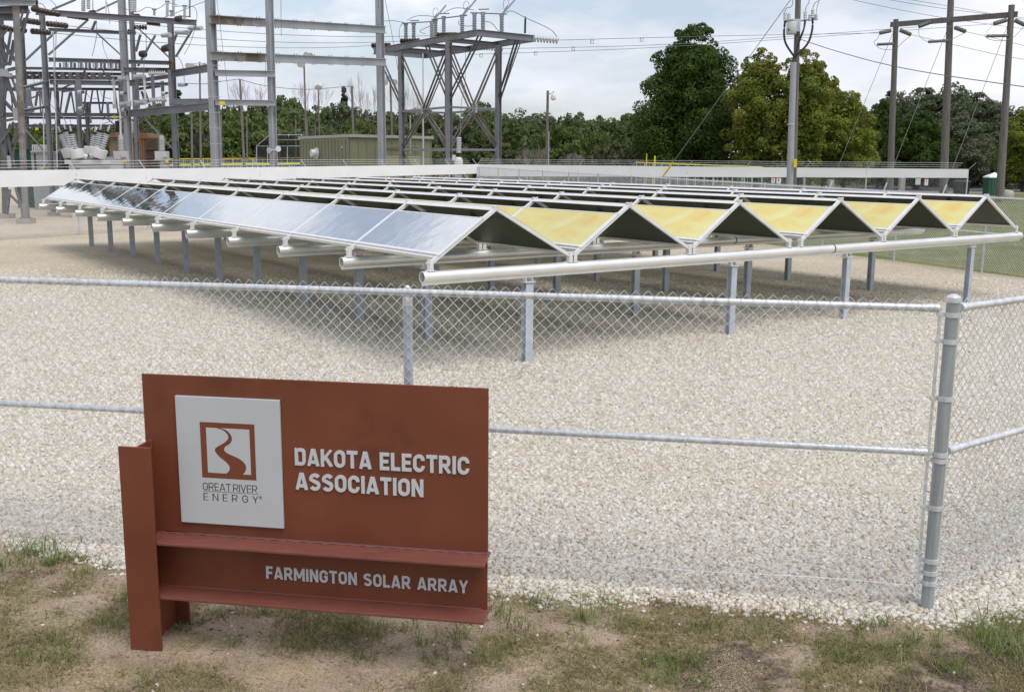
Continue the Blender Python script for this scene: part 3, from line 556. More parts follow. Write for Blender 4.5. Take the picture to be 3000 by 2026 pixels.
def write(text, ul, ur, zb, H, t, gap, space, off_face, depth, m, parent, name, joined=False, wx=1.0):
    adv = 0; items = []
    for c in text:
        if c == ' ': adv += space; continue
        w_, st = glyph(c, t); items.append((adv, w_*wx, st)); adv += w_*wx+gap
    tot = adv-gap; sx = (ur-ul)/tot; allb = MB()
    for (a, w_, st) in items:
        b = allb if joined else MB()
        for k, s in enumerate(st):
            strip(b, s, t, off_face+k*.0003, off_face+depth, lambda p, o_: S(ul+(a+p[0]*wx)*sx, o_, zb+p[1]*H))
        if not joined: b.build(name, m, parent)
    if joined: allb.build(name, m, parent)
write('DAKOTA ELECTRIC', .8145, 1.748, 1.0525, .093, .190, .10, .40, .157, .0079, M['letter_alu'], sign, 'letter')
write('ASSOCIATION', .8145, 1.506, .919, .093, .190, .10, .40, .157, .0079, M['letter_alu'], sign, 'letter')
write('FARMINGTON SOLAR ARRAY', .631, 1.741, .407, .071, .185, .115, .42, .158, .0079, M['letter_alu'], sign, 'letter')
write('GREAT RIVER', .297, .604, .8895, .042, .10, .10, .22, .1477, .0008, M['ink'], plate, 'small_letter', False, 1.12)
write('ENERGY', .298, .608, .8325, .0405, .10, .52, .4, .1477, .0008, M['ink'], plate, 'small_letter', False, 1.0)
b = MB(); b.box(S(.455, .1481, .8842), (.313, .0008, .0018), SAX); b.build('rule_line', M['ink'], plate)
b = MB(); strip(b, arc(0.5, .5, .43, .43, 0, 360, 18), .08, .1477, .1484, lambda p, o_: S(.612+p[0]*.018, o_, .857+p[1]*.018)); w_, st = glyph('R', .14)
for k, s_ in enumerate(st): strip(b, s_, .14, .1477+.0002*k, .1484, lambda p, o_: S(.618+p[0]*.009, o_, .8615+p[1]*.009))
b.build('registered_mark', M['ink'], plate)

# ================================================================== CHAIN-LINK FENCES
def fabric(p0, dirv, L, z0, z1, r=0.0022, pitch=0.072, jag=True, zfun=None):
    """woven zigzag wires, one per half pitch; triangular wire section"""
    h = pitch/2; nw = int(L/h); nr = int((z1-z0)/h); i = np.arange(nw); j = np.arange(nr+1)
    I, J = np.meshgrid(i, j, indexing='ij'); X = (I+((I+J) % 2))*h; Z = z1-J*h
    off = np.where(((I+J) % 2) == 0, 1, -1)*r*.9
    D = np.array(dirv[:2]); Nn = np.array([-D[1], D[0]]); X = X+np.sin(J*1.3+I*.7)*.0012; Z = Z+np.sin(I*2.1)*.0015
    if zfun is not None: Z = Z+zfun(X)
    cx = p0[0]+X*D[0]+off*Nn[0]; cy = p0[1]+X*D[1]+off*Nn[1]
    vs = []
    for a in (0.5, 2.6, 4.7):
        dx, dn = math.cos(a)*r*1.25, math.sin(a)*r*1.25
        vs.append(np.stack([cx+dx*D[0]+dn*Nn[0], cy+dx*D[1]+dn*Nn[1], Z], -1))
    Vv = np.stack(vs, 2)                      # nw, nr+1, 3, 3
    ids = np.arange(Vv.shape[0]*Vv.shape[1]*3).reshape(Vv.shape[:3]); f = []
    for k in range(3):
        k2 = (k+1) % 3; f.append(np.stack([ids[:, :-1, k], ids[:, :-1, k2], ids[:, 1:, k2], ids[:, 1:, k]], -1))
    return Vv.reshape(-1, 3), np.stack(f, 2).reshape(-1, 4)
FH, FM = 1.825, 0.974
def ties(mb, p0, d, L, z, step=.6):
    n = int(L/step)
    for i in range(n):
        c = p0+d*(.25+i*step)+UZ*z; nn = Vector((-d.y, d.x, 0))
        mb.path([c+nn*.026*math.cos(a)+UZ*.026*math.sin(a)+d*.004*a for a in np.linspace(0, 6.6, 12)], .002, 4)
fence = thing('chain_link_fence', C, 'galvanized chain-link fence behind the red brown sign, with a capped corner post', 'fence')
LF = 12.8; dF = F; nF = Vector((-F.y, F.x, 0))*-1
Vv, Ff = fabric(C+F*.068-Vector((F.y, -F.x, 0))*.034, F, LF, .05, FH+.055); np_mesh('wire_mesh', Vv, Ff, M['wire'], fence, 'stuff')
for z, nm in ((FH, 'top_rail'), (FM, 'mid_rail')):
    b = MB(); b.tube(C+F*.10+UZ*z, C+F*LF+UZ*z, .0215, n=14); b.tube(C+F*.075+UZ*z, C+F*.15+UZ*z, .0245, n=14); b.build(nm, M['galv'], fence, True)
b = MB(); b.path([C+F*(.1+i*.3)+UZ*(.14+.01*math.sin(i)) for i in range(42)], .0022, 4); b.build('tension_wire', M['wire'], fence)
def corner_post(parent, c):
    b = MB(); b.tube(c-UZ*.2, c+UZ*1.87, .0365, n=18); b.build('corner_post', M['corner'], parent, True)
    b = MB(); b.lathe(c+UZ*1.862, (0, 0, 1), [(0, .041), (.012, .0415), (.03, .040), (.036, .033), (.046, .018), (.050, .002)], 18); b.build('post_cap', M['galv'], parent, True)
    for z in (1.79, 1.635, 1.30, .965, .93, .64, .31, .235, .17):
        b = MB(); b.tube(c+UZ*(z-.013), c+UZ*(z+.013), .0425, n=18)
        for d in (F, R): b.bar(c+d*.03+UZ*z, c+d*.085+UZ*z, .008, .024)
        b.tube(c+F*.078+UZ*z-Vector((F.y, -F.x, 0))*.018, c+F*.078+UZ*z+Vector((F.y, -F.x, 0))*.018, .007, n=6)
        b.build('tension_band', M['galv'], parent, True)
corner_post(fence, C)
b = MB(); b.bar(C+F*.066+UZ*.10, C+F*.066+UZ*1.83, .006, .018, up=(F.x, F.y, 0)); b.build('tension_bar', M['galv'], fence)
for t in (3.213,):
    pc = C+F*t; b = MB(); b.tube(pc-UZ*.2, pc+UZ*(FH-.06), .030, n=16); b.build('line_post', M['galv_post'], fence, True)
    b = MB(); b.tube(pc+UZ*(FH-.085), pc+UZ*(FH-.035), .033, n=14); b.tube(pc+UZ*(FH-.045), pc+UZ*(FH+.028), .016, n=8); b.lathe(pc-F*.022+UZ*FH, F, [(0, .027), (.044, .027)], 14); b.ball(pc+UZ*(FH+.026), .018, 8, 5); b.build('post_cap', M['galv'], fence, True)
for t in (6.4, 9.6, 12.8):
    pc = C+F*t; b = MB(); b.tube(pc-UZ*.2, pc+UZ*(FH-.04), .030, n=12); b.build('line_post', M['galv_post'], fence, True)
b = MB(); ties(b, C, F, LF, FH); ties(b, C+F*.3, F, LF-.3, FM, .9); b.build('wire_ties', M['wire'], fence)
LR = (FAR0-C).length
fr = thing('chain_link_fence', C+R*LR, 'short stretch of chain-link fence running off right from the capped corner post', 'fence')
Vv, Ff = fabric(C+R*.068, R, 7.0, .05, FH+.055); np_mesh('wire_mesh', Vv, Ff, M['wire'], fr, 'stuff')
Vv, Ff = fabric(C+R*7.1, R, LR-7.1, .05, FH+.055, pitch=.144); np_mesh('wire_mesh', Vv, Ff, M['wire'], fr, 'stuff')
for z, nm in ((FH, 'top_rail'), (FM, 'mid_rail')):
    b = MB(); b.tube(C+R*.10+UZ*z, C+R*LR+UZ*z, .0215, n=14); b.tube(C+R*.075+UZ*z, C+R*.15+UZ*z, .0245, n=14); b.build(nm, M['galv'], fr, True)
b = MB(); b.bar(C+R*.066+UZ*.10, C+R*.066+UZ*1.83, .006, .018, up=(R.x, R.y, 0)); b.build('tension_bar', M['galv'], fr)
for t in (3.3, 6.5, 9.7, LR):
    b = MB(); b.tube(C+R*t-UZ*.2, C+R*t+UZ*(FH-.03), .03, n=12); b.build('line_post', M['galv_post'], fr, True)

# fence behind the array, on the right
fd = (FAR1-FAR0); LFAR = fd.length; fd.normalize()
def ftop(s): return 1.845+max(0, (s-10.5))/(LFAR-10.5)*.45
ff = thing('chain_link_fence', FAR1, 'long chain-link fence between the solar array and the lawn, ending at the white banner', 'fence')
Vv, Ff = fabric(FAR0, fd, LFAR, .03, 1.90, r=.0028, zfun=lambda X: np.where(X > 10.5, (X-10.5)/(LFAR-10.5)*.45, 0)); np_mesh('wire_mesh', Vv, Ff, M['wire'], ff, 'stuff')
b = MB(); b.path([FAR0+fd*s+UZ*ftop(s) for s in np.linspace(0, LFAR, 14)], .0215, 8); b.build('top_rail', M['galv'], ff, True)
b = MB(); b.path([FAR0+fd*s+UZ*(.97+(ftop(s)-1.845)) for s in np.linspace(0, LFAR, 8)], .0215, 8); b.build('mid_rail', M['galv'], ff, True)
for k in range(16):
    s = min(LFAR, 10.56+(k-3)*3.05) if k > 0 else 0
    b = MB(); b.tube(FAR0+fd*s-UZ*.1, FAR0+fd*s+UZ*(ftop(s)+.02), .03, n=10); b.ball(FAR0+fd*s+UZ*(ftop(s)+.03), .032, 8, 4); b.build('line_post', M['galv_post'], ff, True)

# substation fence carrying the white banner
def banner_side(nm, lab, P0, P1, posts, banner_h, ztop0, ztop1, arms, mesh_from, mesh_to, arms_side=False):
    d = (P1-P0); L = d.length; d.normalize(); t = thing('banner_fence', P0, lab, 'fence', 'substation fence carrying a white banner'); nrm = Vector((d.y, -d.x, 0))
    if nrm.dot(Vector((0, -1, 0))) < 0: nrm = -nrm
    zt = lambda s: ztop0+(ztop1-ztop0)*s/L
    zf = lambda X: (ztop1-ztop0)*np.asarray(X)/L
    fine = 16.0 if arms_side else 0.0
    if fine: Vv, Ff = fabric(P0+d*mesh_from, d, fine-mesh_from, .05, ztop0-.42, r=.002, pitch=.072); np_mesh('wire_mesh', Vv, Ff, M['wire'], t, 'stuff')
    Vv, Ff = fabric(P0+d*fine, d, mesh_to-fine, .05, ztop0-.42, r=.0022, pitch=.144 if fine else .1); np_mesh('wire_mesh', Vv, Ff, M['wire'], t, 'stuff')
    b = MB(); b.tube(P0+UZ*zt(0), P1+UZ*zt(L), .0215, n=8); b.build('top_rail', M['galv'], t, True)
    npan = max(1, int(L/9.2)); n0 = 0
    for k in range(npan):
        s0, s1 = L*k/npan, L*(k+1)/npan; vs = []; fs = []; m = 36
        for i in range(m+1):
            s = s0+(s1-s0)*i/m
            for j in range(4):
                f = j/3; zz = zt(s)+.035-(banner_h[0]+(banner_h[1]-banner_h[0])*s/L)*f; wv = .012*mnoise.noise(Vector((s*.9, f*2.5, k*3)))+.006*mnoise.noise(Vector((s*4, f*3, 7)))
                vs.append(P0+d*s+nrm*(.035+wv)+UZ*(zz+(.008*mnoise.noise(Vector((s*1.3, 1, f*5))))))
        for i in range(m):
            for j in range(3): fs.append((i*4+j, (i+1)*4+j, (i+1)*4+j+1, i*4+j+1))
        b = MB(); b.add(vs, fs); b.build('banner', M['banner'], t, True) 
    for s in posts:
        b = MB(); b.tube(P0+d*s-UZ*.1, P0+d*s+UZ*zt(s), .036, n=10)
        if arms: b.bar(P0+d*s+UZ*zt(s), P0+d*s+arms*.34+UZ*(zt(s)+.34), .022, .022)
        b.build('line_post', M['galv_post'], t, True)
    if arms:
        for f in (.38, .68, .98):
            b = MB(); b.path([P0+d*s+arms*.34*f+UZ*(zt(s)+.34*f-.012*math.sin(3.1416*((s % 3)/3))) for s in np.arange(0, L, .75)], .0065, 3); b.build('barbed_wire', M['wire'], t)
    return t
dl = (FAR1-BAN0).normalized(); s_vis = (at(192, 600, 0.1)-E0)
banner_side('banner_fence', 'long white banner fence crossing in front of the substation', BAN0, FAR1, [1.5+3.05*k for k in range(14)], (.53, .53), 2.10, 2.415, Vector((-dl.y, dl.x, 0))*.9, 0, 41, True)
dr = (BAN1-FAR1).normalized()
banner_side('banner_fence', 'white banner fence crossing behind the array on the right below barbed wire', FAR1, BAN1, [3.05*k for k in range(8)]+[(BAN1-FAR1).length], (.68, .43), 2.415, 2.40, (dr*.8+Vector((0, -.4, 0))), 0, (BAN1-FAR1).length)

# ================================================================== SOLAR ARRAY
SB, SA, GAP, ZT, RT, TL = 2.172, 2.282, .2257, 1.2295, .072, 14.14
NT = 11
def ab(a, b, z=0): return O+A*a+B*b+UZ*z
AAX = (A, B, UZ)
ORD = ['nearest', 'second', 'third', 'fourth', 'fifth', 'sixth', 'seventh', 'eighth', 'ninth', 'tenth', 'farthest']
def hpost(c, ztop, m, parent):
    b = MB(); 
    for s in (-1, 1): b.box(c+B*(.046*s)+UZ*(ztop/2-.1), (.118, .008, ztop+.2), AAX)
    b.box(c+UZ*(ztop/2-.1), (.007, .084, ztop+.2), AAX)
    return b.build('post', m, parent)
# one row of post positions, read off the ground contact of the visible posts
POSTA = [1.39, 5.58, 8.46, 12.36]
for n in range(NT):
    nm = ORD[n]; lab = ('%s long silver support tube, counted from the front, carrying the solar array' % nm) if n else 'nearest and longest silver support tube, with a dark joint ring, over the chain-link fence'
    t = thing('support_tube', ab(0, n*SB, 0), lab, 'support beam', 'support tubes under the solar array')
    b = MB(); b.tube(ab(0, n*SB, ZT), ab(TL, n*SB, ZT), RT, n=24, caps=False); b.lathe(ab(0, n*SB, ZT), A, [(0, RT), (0, RT-.007), (1.2, RT-.007)], 24, caps=False)
    b.lathe(ab(TL, n*SB, ZT), A*-1, [(0, RT), (0, RT-.007), (1.2, RT-.007)], 24, caps=False)
    b.box(ab(TL/2, n*SB, ZT-RT-.012), (TL, .012, .028), AAX); b.box(ab(TL/2, n*SB, ZT-RT-.0265), (TL, .034, .005), AAX); b.build('tube', M['alu'], t, True)
    b = MB(); b.tube(ab(8.02, n*SB, ZT), ab(8.045, n*SB, ZT), RT+.003, n=24); b.build('joint_ring', M['dark'], t, True)
    b = MB(); b.tube(ab(1.2, n*SB, ZT), ab(1.202, n*SB, ZT), RT-.008, n=20); b.build('bore_shade_disc', M['dark'], t)  # dark disc stands for the shade deep inside the open tube
    for k, a in enumerate(POSTA):
        if n == 0 and k == 0: a = 1.62
        c = ab(a, n*SB); hpost(c, 1.05, M['galv_post'], t)
        b = MB(); b.box(c+UZ*1.075, (.16, .13, .016), AAX); b.box(c+UZ*1.105+A*.05, (.022, .07, .05), AAX); b.box(c+UZ*1.105-A*.05, (.022, .07, .05), AAX); b.tube(c+UZ*1.10+A*.05-B*.06, c+UZ*1.10+A*.05+B*.06, .009, n=6); b.build('clamp', M['galv'], t)

FL, AP, FRt, ZF, ZA = .15, 1.098, 2.325, 1.412, 2.040     # left foot, apex, right foot along a tube
def rafter_pt(side, f, b, lift=0.0):
    p0 = ab(FL, b, ZF) if side < 0 else ab(FRt, b, ZF-.03); p1 = ab(AP, b, ZA); d = (p1-p0).normalized(); nn = d.cross(B) if side > 0 else B.cross(d)
    if nn.z < 0: nn = -nn
    return p0+(p1-p0)*f+nn*lift
def slope_panel(mb, side, f0, f1, b0, b1, th, lift):
    P = [rafter_pt(side, f0, b0, lift), rafter_pt(side, f1, b0, lift), rafter_pt(side, f1, b1, lift), rafter_pt(side, f0, b1, lift)]
    Q_ = [rafter_pt(side, f0, b0, lift-th), rafter_pt(side, f1, b0, lift-th), rafter_pt(side, f1, b1, lift-th), rafter_pt(side, f0, b1, lift-th)]
    mb.add(P+Q_, [(0, 1, 2, 3), (7, 6, 5, 4), (0, 4, 5, 1), (1, 5, 6, 2), (2, 6, 7, 3), (3, 7, 4, 0)])
row = thing('mirror_row', ab(AP, 0, 1.3), 'x', 'solar row', 'tent shaped solar rows with mirror film')
P0 = {}
def part(name, build_fn, m, n, sm=False):
    """first instance makes the mesh, the rest share it shifted along the row"""
    if name not in P0:
        b = MB(); build_fn(b); o = b.build(name.split('/')[0], m, row, sm); P0[name] = o
    else:
        o = P0[name].copy(); COL.objects.link(o); o.parent = row
    o.location = B*(n*SB); return o
def raft(side):
    def fn(b):
        p0 = rafter_pt(side, -.01, 0); p1 = rafter_pt(side, 1.0, 0); up = (p1-p0).cross(B)
        if up.z < 0: up = -up
        b.bar(p0, p1, .052 if side < 0 else .044, .042, up)
        if side < 0:
            e = up.normalized()*.024
            b.bar(rafter_pt(-1, .10, 0)+e, rafter_pt(-1, .79, 0)+e, .075, .006, up)
            for f in (.10, .79): b.bar(rafter_pt(-1, f-.012, 0)+e*1.1, rafter_pt(-1, f+.012, 0)+e*1.1, .084, .010, up)
    return fn
def bracket(side):
    def fn(b):
        a = FL-.03 if side < 0 else FRt-.0
        b.box(ab(a, 0, 1.365), (.055, .07, .145), AAX); b.box(ab(a, 0, 1.306), (.10, .10, .010), AAX)
        b.tube(ab(a+.03*(-1 if side < 0 else 1), -.045, 1.40), ab(a+.03*(-1 if side < 0 else 1), .045, 1.40), .010, n=6); b.tube(ab(a, -.045, 1.34), ab(a, .045, 1.34), .009, n=6)
    return fn
def apex_cap(b):
    b.box(ab(AP, 0, ZA+.006), (.075, .060, .05), AAX); b.tube(ab(AP-.012, -.04, ZA+.03), ab(AP-.012, .04, ZA+.03), .012, n=6); b.box(ab(AP+.02, -.034, ZA+.03), (.02, .012, .03), AAX)
for n in range(NT):
    part('left_rafter', raft(-1), M['alu_frame'], n); part('right_rafter', raft(1), M['alu_frame'], n)
    part('foot_bracket/l', bracket(-1), M['alu_frame'], n); part('foot_bracket/r', bracket(1), M['alu_frame'], n); part('ridge_clamp', apex_cap, M['alu_frame'], n)
e0, e1 = .03, SB-.03
def ridge(b):
    b.box(ab(AP, SB/2, ZA+.002), (.052, e1-e0+.0, .036), AAX); slope_panel(b, -1, .935, .985, e0, e1, .008, .030)
def film(b): slope_panel(b, -1, .125, .775, e0+.008, e1-.008, .012, .028)
def film_rail(b):
    slope_panel(b, -1, .095, .124, e0, e1, .035, .034); slope_panel(b, -1, .060, .0945, e0, e1, .05, .012)
def film_edge(b): slope_panel(b, -1, .776, .79, e0, e1, .022, .031)
def pvp(b): slope_panel(b, 1, .085, .955, e0+.006, e1-.006, .03, .040)
def pv_rail(b): slope_panel(b, 1, .04, .0845, e0, e1, .045, .040)
def pv_top(b): slope_panel(b, 1, .956, .975, e0, e1, .034, .042)
def cable(b):
    pts = [rafter_pt(1, .80+.035*math.sin(i*1.1)-.05*math.sin(math.pi*i/12), e0+(e1-e0)*i/12, -.012) for i in range(13)]; b.path(pts, .005, 4)
    c = rafter_pt(1, .80, SB*.42, -.006); b.box(c, (.10, .10, .02), AAX)
FILMS = []
for n in range(NT-1):
    part('ridge_bar', ridge, M['alu_frame'], n); FILMS.append(part('reflector_panel', film, M['mirror'], n)); part('reflector_rail', film_rail, M['alu_frame'], n); part('reflector_edge', film_edge, M['alu_frame'], n)
    part('solar_panel', pvp, M['pv'], n); part('panel_rail', pv_rail, M['alu_frame'], n); part('panel_top_rail', pv_top, M['alu_frame'], n); part('cable', cable, M['cable'], n)
remember(row)
ROWL = ['left row of the solar array, its clear mirrors reflecting clouds and blue sky', 'second tent row from the left, with yellow film showing beside the first ridge', 'third tent row from the left, standing just before the gap over the joint ring',
        'fourth tent row from the left, first one past the gap over the joint ring', 'fifth tent row from the left, with orange yellow film', 'right row of the solar array, its small orange film nearest the lawn']
row['label'] = ROWL[0]
yellow_mesh = None
for k in range(1, 6):
    c = copy_tree(row); c.location = row.location+A*(k*SA+(GAP if k > 2 else 0)); c['label'] = ROWL[k]
    for ch in [o for o in COL.objects if o.parent == c and o.name.startswith('reflector_panel')]:
        if yellow_mesh is None:
            yellow_mesh = ch.data.copy(); yellow_mesh.materials.clear(); yellow_mesh.materials.append(M['mirror_yellow'])
        ch.data = yellow_mesh

# ================================================================== SUBSTATION
def ibm(b, x0, y0, Y0, x1, y1, Y1, w, h, t=.03, up=(0, 0, 1)): b.ibeam(at(x0, y0, Y0), at(x1, y1, Y1), w, h, t, up)
def brm(b, x0, y0, Y0, x1, y1, Y1, w, h=None): b.bar(at(x0, y0, Y0), at(x1, y1, Y1), w, h or w)
def one(name, fn, m, parent, sm=False, label=None):
    b = MB(); fn(b); return b.build(name, m, parent, sm, label)
def column(x, Y, ytop, w, m, parent, name='column', xt=None, pad=True, pipe=False):
    """vertical column standing on the ground below image point (x, 490)"""
    g0 = at(x, 490, Y); top = at(x if xt is None else xt, ytop, Y); p0 = Vector((g0.x, g0.y, 0)); p1 = Vector((p0.x*.5+top.x*.5, g0.y, top.z)) if xt is not None else Vector((p0.x, p0.y, top.z))
    b = MB()
    if pipe: b.tube(p0, p1, w/2, n=12)
    else: b.ibeam(p0, p1, w, w, .03, up=(0.6, 0.8, 0))
    o = b.build(name, m, parent, pipe)
    b = MB(); b.box(p0+UZ*.06, (w*2.2, w*2.2, .22)); b.build('footing', M['concrete'], parent)
    return p0, p1
def bolts(b, x0, y0, Y0, x1, y1, Y1, n, dz):
    p0, p1 = at(x0, y0, Y0), at(x1, y1, Y1)
    for i in range(n):
        p = p0.lerp(p1, (i+.5)/n); 
        for k in (-.05, .05): b.tube(p+Vector((k, 0, dz)), p+Vector((k, 0, dz+.06*(1 if dz > 0 else -1))), .018, n=5)
def sheds(L, r, n, core=.55):
    prof = []; s = L/n
    for i in range(n): prof += [(i*s, r*core), (i*s+s*.35, r), (i*s+s*.5, r), (i*s+s*.8, r*core)]
    return [(0, r*core)]+prof[1:]+[(L, r*core)]
def bushing(b, p0, p1, r, n, core=.6): b.lathe(p0, V3(p1)-V3(p0), sheds((V3(p1)-V3(p0)).length, r, n, core), 10)
def discs(b, p0, p1, n, r=.13):
    p0, p1 = V3(p0), V3(p1); L = (p1-p0).length; s = L/n; prof = [(0, .02)]
    for i in range(n): prof += [(i*s+.02*s, .03), (i*s+.12*s, r*.7), (i*s+.3*s, r), (i*s+.68*s, r*.97), (i*s+.78*s, r*.6), (i*s+.84*s, .045)]
    b.lathe(p0, p1-p0, prof+[(L, .02)], 10)
def wire(b, p0, p1, sag=0.3, r=.012, n=14):
    p0, p1 = V3(p0), V3(p1); b.path([p0.lerp(p1, i/n)-UZ*(sag*4*(i/n)*(1-i/n)) for i in range(n+1)], r, 4)
def curve(b, pts, r=.012, k=6):
    P = [at(*p) for p in pts]; out = []
    for i in range(len(P)-1):
        q = [P[max(0, min(len(P)-1, j))] for j in (i-1, i, i+1, i+2)]
        for s in range(k):
            t = s/k; out.append(.5*((2*q[1])+(q[2]-q[0])*t+(2*q[0]-5*q[1]+4*q[2]-q[3])*t*t+(-q[0]+3*q[1]-3*q[2]+q[3])*t**3))
    b.path(out+[P[-1]], r, 4)

# ---- open bus frame: three columns with double crossbeams
t = thing('steel_gantry', Vector((at(633, 490, 46).x, 46, 0)), 'tall open steel gantry with rust patched crossbeams, left of the platform tower', 'steel frame')
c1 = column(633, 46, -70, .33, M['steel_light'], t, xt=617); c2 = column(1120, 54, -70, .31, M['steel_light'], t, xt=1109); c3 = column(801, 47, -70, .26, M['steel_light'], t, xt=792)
for (xa, ya, xb, yb, h, fr_) in ((617, 57, 1122, 88, 22, .22), (620, 164, 1124, 183, 23, .28)):
    q0, q1 = at(xa-5, ya, 45.75), at(xb+6, yb, 53.7); hh = h*47/2951
    one('crossbeam', lambda b: b.ibeam(q0, q1, .22, hh, .03), M['steel_light'], t)
    one('rusted_plate', lambda b: b.ibeam(q0.lerp(q1, .004), q0.lerp(q1, fr_), .226, hh+.008, .032), M['steel_rust'], t)
    def bl(b):
        for i in range(10):
            p = q0.lerp(q1, (i+.5)/10)
            for k in (-.06, .06):
                for sg in (-1, 1): b.tube(p+Vector((k, -.05, sg*hh/2)), p+Vector((k, -.05, sg*(hh/2+.06))), .018, n=5)
    one('bolts', bl, M['steel_dark'], t)['kind'] = 'stuff'
for (xa, ya, xb, yb, h) in ((634, 214, 806, 217, 17), (634, 300, 806, 302, 16)):
    one('tie_beam', lambda b: b.ibeam(at(xa-4, ya, 45.9), at(xb, yb, 46.85), .2, h*46/2951, .025), M['steel_light'], t)
one('step_bolts', lambda b: [b.tube(at(610+i*.9, 192+46*i, 45.8), at(645+i*.9, 192+46*i, 45.8), .014, n=5) for i in range(6)], M['steel_light'], t)
one('warning_plate', lambda b: b.box(at(651, 302, 45.6), (.24, .02, .15)), M['yellow'], t)
one('splice_bolts', lambda b: [b.box(at(x0+dx, yy, Y-.18), (.03, .03, .03)) for x0, Y in ((622, 46), (1113, 54), (794, 47)) for dx in (-4, 5) for yy in range(3, 30, 6)], M['steel_dark'], t)['kind'] = 'stuff'
one('floodlight', lambda b: (b.lathe(at(794, 440, 46.7), (-.5, -.7, -.1), [(0, .05), (.1, .12), (.14, .14)], 10), b.lathe(at(811, 437, 46.7), (.6, -.7, .1), [(0, .05), (.1, .12), (.14, .14)], 10), b.bar(at(794, 440, 46.8), at(811, 438, 46.8), .05, .05)), M['white_paint'], t)

# ---- switch frame between the left columns and the bus frame
t = thing('switch_gantry', Vector((at(378, 490, 50).x, 50, 0)), 'grey steel gantry with a brown rusted beam over three ribbed switches', 'steel frame')
column(378, 50, -70, .27, M['steel_light'], t, xt=361); column(516, 52, 60, .23, M['steel'], t, xt=504); column(402, 56, -40, .19, M['steel'], t, xt=392)
one('rusty_beam', lambda b: ibm(b, 362, 205, 49.8, 506, 207, 51.8, .22, 14*50/2951), M['steel_rust'], t)
for args in ((503, 217, 51.5, 612, 200, 46.2, 19), (367, 334, 50, 612, 312, 46.2, 20)):
    one('crossbeam', lambda b: b.ibeam(at(*args[:3]), at(*args[3:6]), .2, args[6]*48/2951, .03), M['steel'], t)
one('crossbeam', lambda b: ibm(b, 505, 298, 51.6, 614, 298, 46.3, .2, 16*49/2951), M['steel_light'], t)
one('crossbeam', lambda b: ibm(b, 143, 175, 48, 505, 185, 52, .2, 11*50/2951), M['steel'], t)
one('crossbeam', lambda b: ibm(b, 376, 242, 50.2, 506, 222, 51.8, .2, 12*50/2951), M['steel'], t)
for (xa, ya, xb, yb) in ((384, 64, 502, 175), (572, 73, 515, 167), (455, 104, 404, 194), (411, 102, 398, 151), (519, 96, 506, 131), (283, 97, 360, 167), (258, 58, 142, 161), (426, 350, 510, 440), (283, 33, 353, 0), (353, 0, 385, -30), (505, 300, 520, 412)):
    one('brace', lambda b: brm(b, xa, ya, 51.2, xb, yb, 51.4, .11, .07), M['steel'], t)
for (x0, x1, ya, yb) in ((349, 361, 240, 330), (398, 407, 222, 316), (444, 453, 208, 312), (494, 503, 208, 310)):
    one('mount_plate', lambda b: b.box((at((x0+x1)/2, (ya+yb)/2, 49.4)), ((x1-x0)*49.4/2951, .06, (yb-ya)*49.4/2951)), M['steel'], t)
one('operating_rod', lambda b: (brm(b, 352, 301, 49.2, 500, 281, 50.3, .05), b.tube(at(352, 318, 49), at(356, 493, 49), .05, n=8)), M['galv'], t)
for k, (x0, y0, x1, y1, xf0, yf0, xf1, yf1) in enumerate(((345, 233, 376, 232, 333, 241, 337, 312), (390, 226, 423, 224, 374, 231, 378, 305), (435, 216, 486, 215, 422, 226, 426, 298))):
    s = thing('disconnect_switch', at(x0, y0+35, 48.8), ['left', 'middle', 'right'][k]+' one of three switches with pale ribbed insulators on the rusted beam frame', 'disconnect switch', 'ribbed switches on the frame')
    one('upper_insulator', lambda b: bushing(b, at(x0, y0, 48.8), at(x1, y1, 49.1), .13, 8, .42), M['porcelain_grey'], s)
    one('lower_insulator', lambda b: bushing(b, at(x0+4, y0+74+k*2, 48.8), at(x1+3, y1+74+k*2, 49.1), .13, 8, .42), M['porcelain_grey'], s)
    one('fuse_tube', lambda b: b.tube(at(xf0, yf0, 48.7), at(xf1, yf1, 48.7), .055, n=8), M['white_paint'], s, True)
    one('clip', lambda b: (b.box(at(xf0, yf0, 48.7), (.16, .12, .16)), b.box(at(xf1, yf1, 48.7), (.18, .14, .2)), b.bar(at(xf0-2, yf0-12, 48.7), at(xf0, yf0, 48.7), .06, .06)), M['steel_light'], s)
one('warning_plate', lambda b: b.box(at(336, 343, 48.6), (.2, .02, .1)), M['yellow'], t)

# ---- far left switching tower with lattice bracing
t = thing('switching_tower', Vector((at(76, 648, 41).x, 41, 0)), 'braced steel switching tower at the far left, brownish column on a concrete pad', 'switching tower')
cA = (Vector((at(76, 648, 41).x, 41, 0)), at(46, 10, 41)); b = MB(); b.tube(cA[0]+UZ*.1, cA[1], .125, n=12); b.build('column', M['steel_rust'], t, True)
b = MB(); b.box(cA[0]+UZ*.08, (.55, .55, .26)); b.build('footing', M['concrete'], t); b = MB(); b.box(cA[0]+UZ*.23, (.36, .36, .04)); b.bar(cA[0]+UZ*.25, cA[0]+UZ*.75, .34, .05); b.build('base_plate', M['steel'], t)
b = MB(); b.tube(Vector((at(16, 635, 44.6).x, 44.6, 0)), at(0, 20, 44.6), .13, n=12); b.build('column', M['steel_dark'], t, True); b = MB(); b.box(Vector((at(16, 635, 44.6).x, 44.6, .08)), (.6, .6, .26)); b.build('footing', M['concrete'], t)
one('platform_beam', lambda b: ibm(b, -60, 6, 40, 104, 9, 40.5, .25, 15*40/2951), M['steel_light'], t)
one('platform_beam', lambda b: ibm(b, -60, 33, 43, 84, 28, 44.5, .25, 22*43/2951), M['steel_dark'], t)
one('platform_beam', lambda b: ibm(b, -60, 48, 41.2, 40, 50, 41.6, .25, 20*41/2951), M['steel_dark'], t)
